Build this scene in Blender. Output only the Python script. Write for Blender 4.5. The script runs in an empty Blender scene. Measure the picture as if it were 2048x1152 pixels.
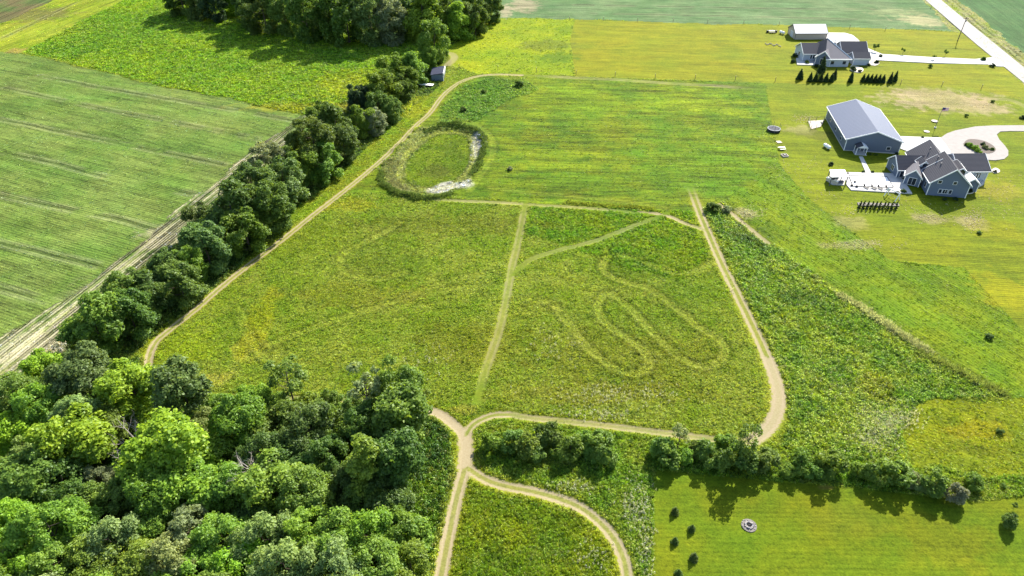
import bpy, math, random
import numpy as np
from mathutils import Vector

# ------------------------------------------------------------------ camera, light, exposure
S = bpy.context.scene
COL = S.collection
CAM_H, FPX, PITCH = 90.0, 1365.0, math.radians(36.8)
SUN_EL, SUN_AZ = math.radians(37.0), math.radians(32.0)      # azimuth east of +Y
cam_d = bpy.data.cameras.new('camera')
cam = bpy.data.objects.new('camera', cam_d)
COL.objects.link(cam)
cam.location = (0, 0, CAM_H)
cam.rotation_euler = (math.pi / 2 - PITCH, 0, 0)
cam_d.sensor_width = 36.0
cam_d.lens = 36.0 * FPX / 2048.0
cam_d.clip_start = 1.0
cam_d.clip_end = 9000.0
S.camera = cam

W = bpy.data.worlds.new('World')
S.world = W
W.use_nodes = True
wn = W.node_tree
bg = wn.nodes['Background']
sky = wn.nodes.new('ShaderNodeTexSky')
sky.sky_type = 'NISHITA'
sky.sun_disc = False
sky.sun_elevation = SUN_EL
sky.sun_rotation = SUN_AZ
wn.links.new(sky.outputs[0], bg.inputs[0])
bg.inputs[1].default_value = 0.12
sl = bpy.data.lights.new('sun', 'SUN')
sl.energy = 5.0
sl.angle = math.radians(0.5)
sl.color = (1.0, 0.955, 0.85)
so = bpy.data.objects.new('sun', sl)
COL.objects.link(so)
sd = Vector((math.sin(SUN_AZ) * math.cos(SUN_EL), math.cos(SUN_AZ) * math.cos(SUN_EL), math.sin(SUN_EL)))
so.rotation_euler = sd.to_track_quat('Z', 'Y').to_euler()
so.location = sd * 400
S.view_settings.view_transform = 'Standard'
S.view_settings.look = 'None'
S.view_settings.gamma = 1.0
S.view_settings.use_curve_mapping = False
S.view_settings.exposure = 1.42
S.render.engine = 'CYCLES'
S.cycles.max_bounces = 6
S.cycles.diffuse_bounces = 3
S.cycles.transmission_bounces = 3
S.cycles.glossy_bounces = 2
KEXP = 2.9                                                  # display value / albedo of a sunlit level surface


# ------------------------------------------------------------------ helpers
def g(x, y, z=0.0):
    """place on the level z of the site seen at (x, y) of the 2048 px wide photograph"""
    a = (x - 1024) / FPX
    b = (576 - y) / FPX
    dy = math.cos(PITCH) + b * math.sin(PITCH)
    dz = -math.sin(PITCH) + b * math.cos(PITCH)
    t = (CAM_H - z) / -dz
    return (a * t, dy * t)


def depth(X, Y, z=0.0):
    return Y * math.cos(PITCH) + (CAM_H - z) * math.sin(PITCH)


def lin(c):
    c = c / 255.0
    return c / 12.92 if c <= 0.04045 else ((c + 0.055) / 1.055) ** 2.4


def A(r, gg, b, k=KEXP):
    """albedo that shows as this sRGB triple on sunlit level ground"""
    return tuple(max(0.004, lin(c) / k) for c in (r, gg, b))


def tag(o, label=None, cat=None, group=None, kind=None):
    if label: o['label'] = label
    if cat: o['category'] = cat
    if group: o['group'] = group
    if kind: o['kind'] = kind
    return o


def empty(name, loc, label, cat, group=None, rz=0.0):
    o = bpy.data.objects.new(name, None)
    COL.objects.link(o)
    o.location = loc
    o.rotation_euler = (0, 0, rz)
    return tag(o, label, cat, group)


def link(name, me, parent=None, mat=None):
    if mat and not me.materials:
        me.materials.append(mat)
    o = bpy.data.objects.new(name, me)
    COL.objects.link(o)
    if parent: o.parent = parent
    return o


def np_mesh(name, V, F, attrs=None, smooth=False):
    """V (n,3), F (m,k) all faces with k corners"""
    V = np.ascontiguousarray(V, dtype=np.float32)
    F = np.ascontiguousarray(F, dtype=np.int32)
    me = bpy.data.meshes.new(name)
    me.vertices.add(len(V))
    me.vertices.foreach_set('co', V.ravel())
    if len(F):
        k = F.shape[1]
        me.loops.add(F.size)
        me.loops.foreach_set('vertex_index', F.ravel())
        me.polygons.add(len(F))
        me.polygons.foreach_set('loop_start', np.arange(0, F.size, k, dtype=np.int32))
        me.polygons.foreach_set('loop_total', np.full(len(F), k, dtype=np.int32))
        if smooth:
            me.polygons.foreach_set('use_smooth', np.ones(len(F), dtype=bool))
    for nm, (ty, arr) in (attrs or {}).items():
        at = me.attributes.new(nm, ty, 'POINT')
        arr = np.ascontiguousarray(arr, dtype=np.float32)
        at.data.foreach_set({'FLOAT': 'value', 'FLOAT_VECTOR': 'vector', 'FLOAT_COLOR': 'color', 'INT': 'value'}[ty],
                            arr.ravel() if ty != 'INT' else arr.astype(np.int32).ravel())
    me.update(calc_edges=True)
    return me


class MB:
    """collects polygons of one mesh"""
    def __init__(s): s.v = []; s.f = []

    def poly(s, pts):
        n = len(s.v); s.v += [tuple(p) for p in pts]; s.f.append(list(range(n, n + len(pts)))); return s

    def prism(s, pts, dz):
        """closed solid: pts is a counter-clockwise outline (3D), extruded by vector dz"""
        d = dz if isinstance(dz, tuple) else (0, 0, dz)
        n = len(pts); b = len(s.v)
        s.v += [tuple(p) for p in pts] + [(p[0] + d[0], p[1] + d[1], p[2] + d[2]) for p in pts]
        s.f.append(list(range(b + n - 1, b - 1, -1))); s.f.append(list(range(b + n, b + 2 * n)))
        for i in range(n):
            j = (i + 1) % n
            s.f.append([b + i, b + j, b + n + j, b + n + i])
        return s

    def box(s, x0, x1, y0, y1, z0, z1):
        return s.prism([(x0, y0, z0), (x1, y0, z0), (x1, y1, z0), (x0, y1, z0)], z1 - z0)

    def tube(s, pts, rad, n=6):
        b = len(s.v)
        P = [Vector(p) for p in pts]
        for i, p in enumerate(P):
            t = (P[min(i + 1, len(P) - 1)] - P[max(i - 1, 0)]).normalized()
            u = t.cross(Vector((0.13, 0.97, 0.21))).normalized(); w = t.cross(u)
            r = rad[i] if isinstance(rad, (list, tuple)) else rad
            for k in range(n):
                a = 2 * math.pi * k / n
                s.v.append(tuple(p + u * (r * math.cos(a)) + w * (r * math.sin(a))))
        for i in range(len(P) - 1):
            for k in range(n):
                s.f.append([b + i * n + k, b + i * n + (k + 1) % n, b + (i + 1) * n + (k + 1) % n, b + (i + 1) * n + k])
        s.f.append([b + k for k in range(n)][::-1]); s.f.append([b + (len(P) - 1) * n + k for k in range(n)])
        return s

    def disc(s, cx, cy, z0, z1, r, n=16, rx=None):
        rx = rx or r
        return s.prism([(cx + rx * math.cos(2 * math.pi * k / n), cy + r * math.sin(2 * math.pi * k / n), z0) for k in range(n)], z1 - z0)

    def mesh(s, name):
        me = bpy.data.meshes.new(name); me.from_pydata(s.v, [], s.f); me.update(); return me

    def build(s, name, mat, parent=None):
        return link(name, s.mesh(name), parent, mat)


# value noise
_rs = np.random.RandomState(7)
_T = _rs.rand(256, 256).astype(np.float32)


def vn(x, y, s, o=0):
    x = x / s + 37.3 * o + 1000; y = y / s + 91.7 * o + 1000
    xi = np.floor(x).astype(int); yi = np.floor(y).astype(int)
    fx = x - xi; fy = y - yi
    fx = fx * fx * (3 - 2 * fx); fy = fy * fy * (3 - 2 * fy)
    a = _T[xi & 255, yi & 255]; b = _T[(xi + 1) & 255, yi & 255]
    c = _T[xi & 255, (yi + 1) & 255]; d = _T[(xi + 1) & 255, (yi + 1) & 255]
    return (a * (1 - fx) + b * fx) * (1 - fy) + (c * (1 - fx) + d * fx) * fy


def fbm(x, y, s, o=0, n=4):
    r = 0; w = 0
    for i in range(n):
        r = r + vn(x, y, s / 2 ** i, o + i) * 0.6 ** i; w += 0.6 ** i
    return r / w


def inside(X, Y, poly):
    r = np.zeros(X.shape, bool)
    n = len(poly)
    for i in range(n):
        x0, y0 = poly[i]; x1, y1 = poly[(i + 1) % n]
        if y0 == y1: continue
        c = ((y0 > Y) != (y1 > Y)) & (X < (x1 - x0) * (Y - y0) / (y1 - y0) + x0)
        r ^= c
    return r


def pdist(X, Y, line, maxd=8.0):
    """distance to polyline and running length at the nearest point"""
    D = np.full(X.shape, 99.0, np.float32); T = np.zeros(X.shape, np.float32)
    run = 0.0
    for (x0, y0), (x1, y1) in zip(line[:-1], line[1:]):
        L = math.hypot(x1 - x0, y1 - y0) + 1e-6
        m = (X > min(x0, x1) - maxd) & (X < max(x0, x1) + maxd) & (Y > min(y0, y1) - maxd) & (Y < max(y0, y1) + maxd)
        if m.any():
            xs = X[m]; ys = Y[m]
            t = np.clip(((xs - x0) * (x1 - x0) + (ys - y0) * (y1 - y0)) / L ** 2, 0, 1)
            d = np.hypot(xs - x0 - t * (x1 - x0), ys - y0 - t * (y1 - y0))
            dm = D[m]; tm = T[m]
            k = d < dm
            dm[k] = d[k]; tm[k] = (run + t * L)[k]
            D[m] = dm; T[m] = tm
        run += L
    return D, T


def smooth_line(P, n=5):
    """Catmull-Rom through the points"""
    out = []
    Q = [P[0]] + list(P) + [P[-1]]
    for i in range(1, len(Q) - 2):
        p0, p1, p2, p3 = Q[i - 1:i + 3]
        for k in range(n):
            t = k / n
            out.append(tuple(0.5 * (2 * p1[j] + (p2[j] - p0[j]) * t + (2 * p0[j] - 5 * p1[j] + 4 * p2[j] - p3[j]) * t * t
                                    + (3 * p1[j] - p0[j] - 3 * p2[j] + p3[j]) * t ** 3) for j in (0, 1)))
    out.append(tuple(P[-1]))
    return out


def G(*pts): return [g(*p) for p in pts]


def sst(a, b, x):
    t = np.clip((x - a) / (b - a), 0, 1)
    return t * t * (3 - 2 * t)


# ------------------------------------------------------------------ materials
def nodes(name):
    m = bpy.data.materials.new(name); m.use_nodes = True
    nt = m.node_tree
    return m, nt, nt.nodes['Principled BSDF'], nt.nodes['Material Output']


def N(nt, typ, **kw):
    n = nt.nodes.new(typ)
    for k, v in kw.items():
        if k.startswith('i_'):
            k2 = k[2:]; k2 = int(k2) if k2.isdigit() else k2.replace('_', ' ')
            n.inputs[k2].default_value = v
        else: setattr(n, k, v)
    return n


def math_(nt, op, a, b=None, c=None, clamp=False):
    n = nt.nodes.new('ShaderNodeMath'); n.operation = op; n.use_clamp = clamp
    for i, v in enumerate((a, b, c)):
        if v is None: continue
        if isinstance(v, (int, float)): n.inputs[i].default_value = v
        else: nt.links.new(v, n.inputs[i])
    return n.outputs[0]


def mixc(nt, f, a, b, mode='MIX'):
    n = nt.nodes.new('ShaderNodeMix'); n.data_type = 'RGBA'; n.blend_type = mode
    for s, v in ((n.inputs[0], f), (n.inputs[6], a), (n.inputs[7], b)):
        if isinstance(v, (int, float)): s.default_value = v
        elif isinstance(v, tuple): s.default_value = (*v, 1) if len(v) == 3 else v
        else: nt.links.new(v, s)
    return n.outputs[2]


def plain(name, col, rough=0.7, var=0.15, scale=0.8, bump=0.0, metal=0.0, spec=0.3):
    m, nt, p, out = nodes(name)
    tc = N(nt, 'ShaderNodeTexCoord')
    no = N(nt, 'ShaderNodeTexNoise', i_Scale=scale, i_Detail=5.0, i_Roughness=0.65)
    nt.links.new(tc.outputs['Object'], no.inputs['Vector'])
    f = math_(nt, 'MULTIPLY_ADD', no.outputs[0], 2 * var, 1 - var)
    mm = N(nt, 'ShaderNodeVectorMath', operation='SCALE'); mm.inputs[0].default_value = col
    nt.links.new(f, mm.inputs['Scale']); nt.links.new(mm.outputs[0], p.inputs['Base Color'])
    p.inputs['Roughness'].default_value = rough; p.inputs['Metallic'].default_value = metal
    p.inputs['Specular IOR Level'].default_value = spec
    if bump:
        b = N(nt, 'ShaderNodeBump', i_Strength=bump, i_Distance=0.05)
        no2 = N(nt, 'ShaderNodeTexNoise', i_Scale=scale * 8, i_Detail=3.0)
        nt.links.new(tc.outputs['Object'], no2.inputs['Vector'])
        nt.links.new(no2.outputs[0], b.inputs['Height']); nt.links.new(b.outputs[0], p.inputs['Normal'])
    return m


def ribbed(name, col, period, rough=0.45, metal=0.0, axis=0, depth_=0.05, sharp=8.0, var=0.08, spec=0.4):
    """standing seams / lap siding: fine relief every `period` metres along an object axis"""
    m, nt, p, out = nodes(name)
    tc = N(nt, 'ShaderNodeTexCoord'); sx = N(nt, 'ShaderNodeSeparateXYZ')
    nt.links.new(tc.outputs['Object'], sx.inputs[0])
    w = math_(nt, 'SINE', math_(nt, 'MULTIPLY', sx.outputs[axis], 2 * math.pi / period))
    w = math_(nt, 'POWER', math_(nt, 'MULTIPLY_ADD', w, 0.5, 0.5), sharp)
    no = N(nt, 'ShaderNodeTexNoise', i_Scale=0.5, i_Detail=6.0, i_Roughness=0.7)
    nt.links.new(tc.outputs['Object'], no.inputs['Vector'])
    f = math_(nt, 'MULTIPLY_ADD', no.outputs[0], 2 * var, 1 - var)
    f = math_(nt, 'MULTIPLY', f, math_(nt, 'MULTIPLY_ADD', w, -0.18, 1.0))
    mm = N(nt, 'ShaderNodeVectorMath', operation='SCALE'); mm.inputs[0].default_value = col
    nt.links.new(f, mm.inputs['Scale']); nt.links.new(mm.outputs[0], p.inputs['Base Color'])
    b = N(nt, 'ShaderNodeBump', i_Strength=0.6, i_Distance=depth_)
    nt.links.new(w, b.inputs['Height']); nt.links.new(b.outputs[0], p.inputs['Normal'])
    p.inputs['Roughness'].default_value = rough; p.inputs['Metallic'].default_value = metal
    p.inputs['Specular IOR Level'].default_value = spec
    return m


def leaf_mat(name, instancer=False, trans=0.38):
    m, nt, p, out = nodes(name)
    nt.nodes.remove(p)
    if instancer:
        c = N(nt, 'ShaderNodeAttribute', attribute_type='INSTANCER', attribute_name='tcol').outputs['Color']
    else:
        c = N(nt, 'ShaderNodeObjectInfo').outputs['Color']
    v = N(nt, 'ShaderNodeAttribute', attribute_name='v').outputs['Fac']
    f = math_(nt, 'MULTIPLY_ADD', v, 1.1, 0.45)
    mm = N(nt, 'ShaderNodeVectorMath', operation='SCALE')
    nt.links.new(c, mm.inputs[0]); nt.links.new(f, mm.inputs['Scale'])
    # older leaves duller, young ones yellower
    hs = N(nt, 'ShaderNodeHueSaturation', i_Saturation=1.0, i_Value=1.0)
    nt.links.new(math_(nt, 'MULTIPLY_ADD', v, -0.045, 0.522), hs.inputs['Hue'])
    nt.links.new(mm.outputs[0], hs.inputs['Color'])
    di = N(nt, 'ShaderNodeBsdfDiffuse'); tr = N(nt, 'ShaderNodeBsdfTranslucent'); gl = N(nt, 'ShaderNodeBsdfGlossy', i_Roughness=0.5)
    nt.links.new(hs.outputs[0], di.inputs[0])
    tcx = mixc(nt, 1.0, hs.outputs[0], (1.25, 1.15, 0.5), 'MULTIPLY'); nt.links.new(tcx, tr.inputs[0])
    gl.inputs[0].default_value = (0.9, 0.95, 1.0, 1)
    m1 = N(nt, 'ShaderNodeMixShader', i_0=trans); nt.links.new(di.outputs[0], m1.inputs[1]); nt.links.new(tr.outputs[0], m1.inputs[2])
    m2 = N(nt, 'ShaderNodeMixShader', i_0=0.012); nt.links.new(m1.outputs[0], m2.inputs[1]); nt.links.new(gl.outputs[0], m2.inputs[2])
    nt.links.new(m2.outputs[0], out.inputs[0])
    return m


def ground_mat():
    m, nt, p, out = nodes('ground')
    geo = N(nt, 'ShaderNodeNewGeometry')
    pos = geo.outputs['Position']
    col = N(nt, 'ShaderNodeAttribute', attribute_name='col').outputs['Color']
    par = N(nt, 'ShaderNodeAttribute', attribute_name='par'); ps = N(nt, 'ShaderNodeSeparateXYZ'); nt.links.new(par.outputs['Vector'], ps.inputs[0])
    speck, rowamp, bumpa = ps.outputs
    trl = N(nt, 'ShaderNodeAttribute', attribute_name='trl'); ts = N(nt, 'ShaderNodeSeparateXYZ'); nt.links.new(trl.outputs['Vector'], ts.inputs[0])
    td, tstr, tgr = ts.outputs                              # distance in half widths, strength, grass between the ruts
    row = N(nt, 'ShaderNodeAttribute', attribute_name='rowc').outputs['Fac']

    def noise(sc, det=3.0, ro=0.6, v=pos):
        n = N(nt, 'ShaderNodeTexNoise', i_Scale=sc, i_Detail=det, i_Roughness=ro); nt.links.new(v, n.inputs['Vector']); return n.outputs[0]
    n1 = noise(1.1, 4.0, 0.75); n2 = noise(3.4, 3.0, 0.7); n3 = noise(0.28, 3.0, 0.6); n4 = noise(0.07, 3.0, 0.55)
    # rows: streaks along the row direction, noise stretched in (across, along) space
    sp = N(nt, 'ShaderNodeSeparateXYZ'); nt.links.new(pos, sp.inputs[0])
    cr = N(nt, 'ShaderNodeCombineXYZ')
    nt.links.new(row, cr.inputs[0]); nt.links.new(math_(nt, 'MULTIPLY', sp.outputs[0], 0.10), cr.inputs[1]); nt.links.new(math_(nt, 'MULTIPLY', sp.outputs[1], 0.04), cr.inputs[2])
    ns = noise(1.0, 3.0, 0.75, cr.outputs[0]); ns2 = noise(0.3, 2.0, 0.6, cr.outputs[0])
    w = math_(nt, 'SINE', math_(nt, 'MULTIPLY', row, 2 * math.pi / 0.76))
    wav = math_(nt, 'MULTIPLY_ADD', w, 0.15, 0.0)
    st = math_(nt, 'ADD', math_(nt, 'SUBTRACT', math_(nt, 'ADD', math_(nt, 'MULTIPLY', ns, 1.5), ns2), 1.25), wav)
    # value factor
    sp1 = math_(nt, 'SUBTRACT', math_(nt, 'MULTIPLY_ADD', n2, 1.0, n1), 1.0)
    f = math_(nt, 'MULTIPLY_ADD', math_(nt, 'MULTIPLY', sp1, speck), 5.0, 1.04)
    f = math_(nt, 'ADD', f, math_(nt, 'MULTIPLY', math_(nt, 'MULTIPLY', st, rowamp), 2.8))
    f = math_(nt, 'MULTIPLY', f, math_(nt, 'MULTIPLY_ADD', n3, 0.36, 0.82))
    f = math_(nt, 'MAXIMUM', f, 0.18)
    sc = N(nt, 'ShaderNodeVectorMath', operation='SCALE'); nt.links.new(col, sc.inputs[0]); nt.links.new(f, sc.inputs['Scale'])
    # hue drift between fresh green and straw
    hs = N(nt, 'ShaderNodeHueSaturation'); nt.links.new(sc.outputs[0], hs.inputs['Color'])
    nt.links.new(math_(nt, 'MULTIPLY_ADD', math_(nt, 'ADD', math_(nt, 'MULTIPLY', n1, 0.5), n4), -0.06, 0.545), hs.inputs['Hue'])
    cg = hs.outputs[0]
    # bare wheel tracks
    dirt = mixc(nt, n2, A(205, 180, 130), A(246, 230, 190))
    dd = math_(nt, 'ADD', td, math_(nt, 'MULTIPLY', math_(nt, 'SUBTRACT', math_(nt, 'ADD', math_(nt, 'MULTIPLY', n1, 0.6), math_(nt, 'MULTIPLY', n2, 0.4)), 0.5), 2.3))
    e = N(nt, 'ShaderNodeMapRange', interpolation_type='SMOOTHSTEP', i_1=0.75, i_2=1.12, i_3=1.0, i_4=0.0); nt.links.new(dd, e.inputs[0])
    c = N(nt, 'ShaderNodeMapRange', interpolation_type='SMOOTHSTEP', i_1=0.22, i_2=0.5, i_3=1.0, i_4=0.0); nt.links.new(math_(nt, 'ADD', math_(nt, 'MULTIPLY', dd, .25), math_(nt, 'MULTIPLY', td, .75)), c.inputs[0])
    ctr = math_(nt, 'SUBTRACT', 1.0, math_(nt, 'MULTIPLY', c.outputs[0], tgr))
    msk = math_(nt, 'MULTIPLY', math_(nt, 'MULTIPLY', e.outputs[0], ctr), tstr, clamp=True)
    cc = mixc(nt, msk, cg, dirt)
    nt.links.new(cc, p.inputs['Base Color'])
    p.inputs['Roughness'].default_value = 0.95; p.inputs['Specular IOR Level'].default_value = 0.08
    h = math_(nt, 'ADD', math_(nt, 'MULTIPLY', math_(nt, 'ADD', n1, n2), bumpa), math_(nt, 'MULTIPLY', math_(nt, 'MULTIPLY', st, rowamp), 0.6))
    b = N(nt, 'ShaderNodeBump', i_Strength=1.0, i_Distance=0.28); nt.links.new(h, b.inputs['Height']); nt.links.new(b.outputs[0], p.inputs['Normal'])
    return m


M_GROUND = ground_mat()
M_LEAF = leaf_mat('foliage', False, 0.5)
M_TUFT = leaf_mat('tuft', True, 0.45)
M_BARK = plain('bark', (0.10, 0.075, 0.055), 0.9, 0.35, 3.0, 0.6)
M_DEAD = plain('dead_wood', (0.30, 0.26, 0.23), 0.9, 0.3, 3.0, 0.4)
M_WOOD = plain('weathered_wood', (0.22, 0.15, 0.10), 0.85, 0.3, 4.0, 0.3)
M_CONC = plain('concrete', (0.42, 0.405, 0.38), 0.85, 0.16, 0.35, 0.15)
M_ASPH = plain('worn_road', (0.255, 0.24, 0.225), 0.9, 0.2, 0.25, 0.2)
M_GRAV = plain('gravel_drive', (0.27, 0.245, 0.225), 0.95, 0.2, 0.8, 0.4)
M_WHITE = plain('white_paint', (0.75, 0.74, 0.72), 0.55, 0.06, 1.0)
M_BLACK = plain('black_rubber', (0.02, 0.02, 0.022), 0.7, 0.2, 2.0)
M_GREY = plain('grey_plastic', (0.10, 0.10, 0.12), 0.6, 0.15, 2.0)
M_STONE = plain('pale_stone', (0.48, 0.42, 0.34), 0.9, 0.3, 2.5, 0.3)
M_MULCH = plain('mulch', (0.11, 0.085, 0.07), 0.95, 0.4, 5.0, 0.5)
M_BARNROOF = ribbed('barn_roof_metal', (0.052, 0.072, 0.128), 0.9, 0.62, 0.0, 0, spec=.2)
M_BARNWALL = ribbed('barn_wall_metal', (0.10, 0.125, 0.17), 0.6, 0.5, 0.0, 0)
M_SLATE = ribbed('shingles', (0.066, 0.064, 0.074), 0.35, 0.9, 0, 1, 0.03, 3.0, 0.14, 0.15)
M_SHNG_LIT = ribbed('sunlit_shingles', (0.16, 0.15, 0.16), 0.35, 0.9, 0, 1, 0.03, 3.0, 0.14, 0.15)  # paler copy of the shingles with sunlight put into the colour
M_SIDING = ribbed('blue_grey_siding', (0.115, 0.145, 0.205), 0.25, 0.6, 0, 2, 0.03, 3.0)
M_SIDING2 = ribbed('pale_siding', (0.42, 0.45, 0.50), 0.25, 0.6, 0, 2, 0.03, 3.0)
M_BEIGE = ribbed('beige_metal', (0.36, 0.32, 0.27), 0.6, 0.6, 0, 0)
M_WROOF = ribbed('white_metal_roof', (0.62, 0.60, 0.57), 0.6, 0.5, 0, 0)
M_SHEDW = ribbed('slate_blue_wall', (0.10, 0.135, 0.18), 0.5, 0.6, 0, 0)
M_SHEDR = ribbed('slate_blue_roof', (0.028, 0.032, 0.06), 0.5, 0.65, 0, 0, spec=.15)
M_GLASS = plain('window_glass', (0.025, 0.03, 0.04), 0.12, 0.1, 1.0, 0, 0, 0.6)
M_RED = plain('flag_red', (0.45, 0.03, 0.04), 0.7)
M_BLUE = plain('flag_blue', (0.02, 0.03, 0.12), 0.7)

# ------------------------------------------------------------------ the land, as regions
LAWN = A(168, 166, 8); LAWN2 = A(140, 150, 10)
R_ = {}
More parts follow.
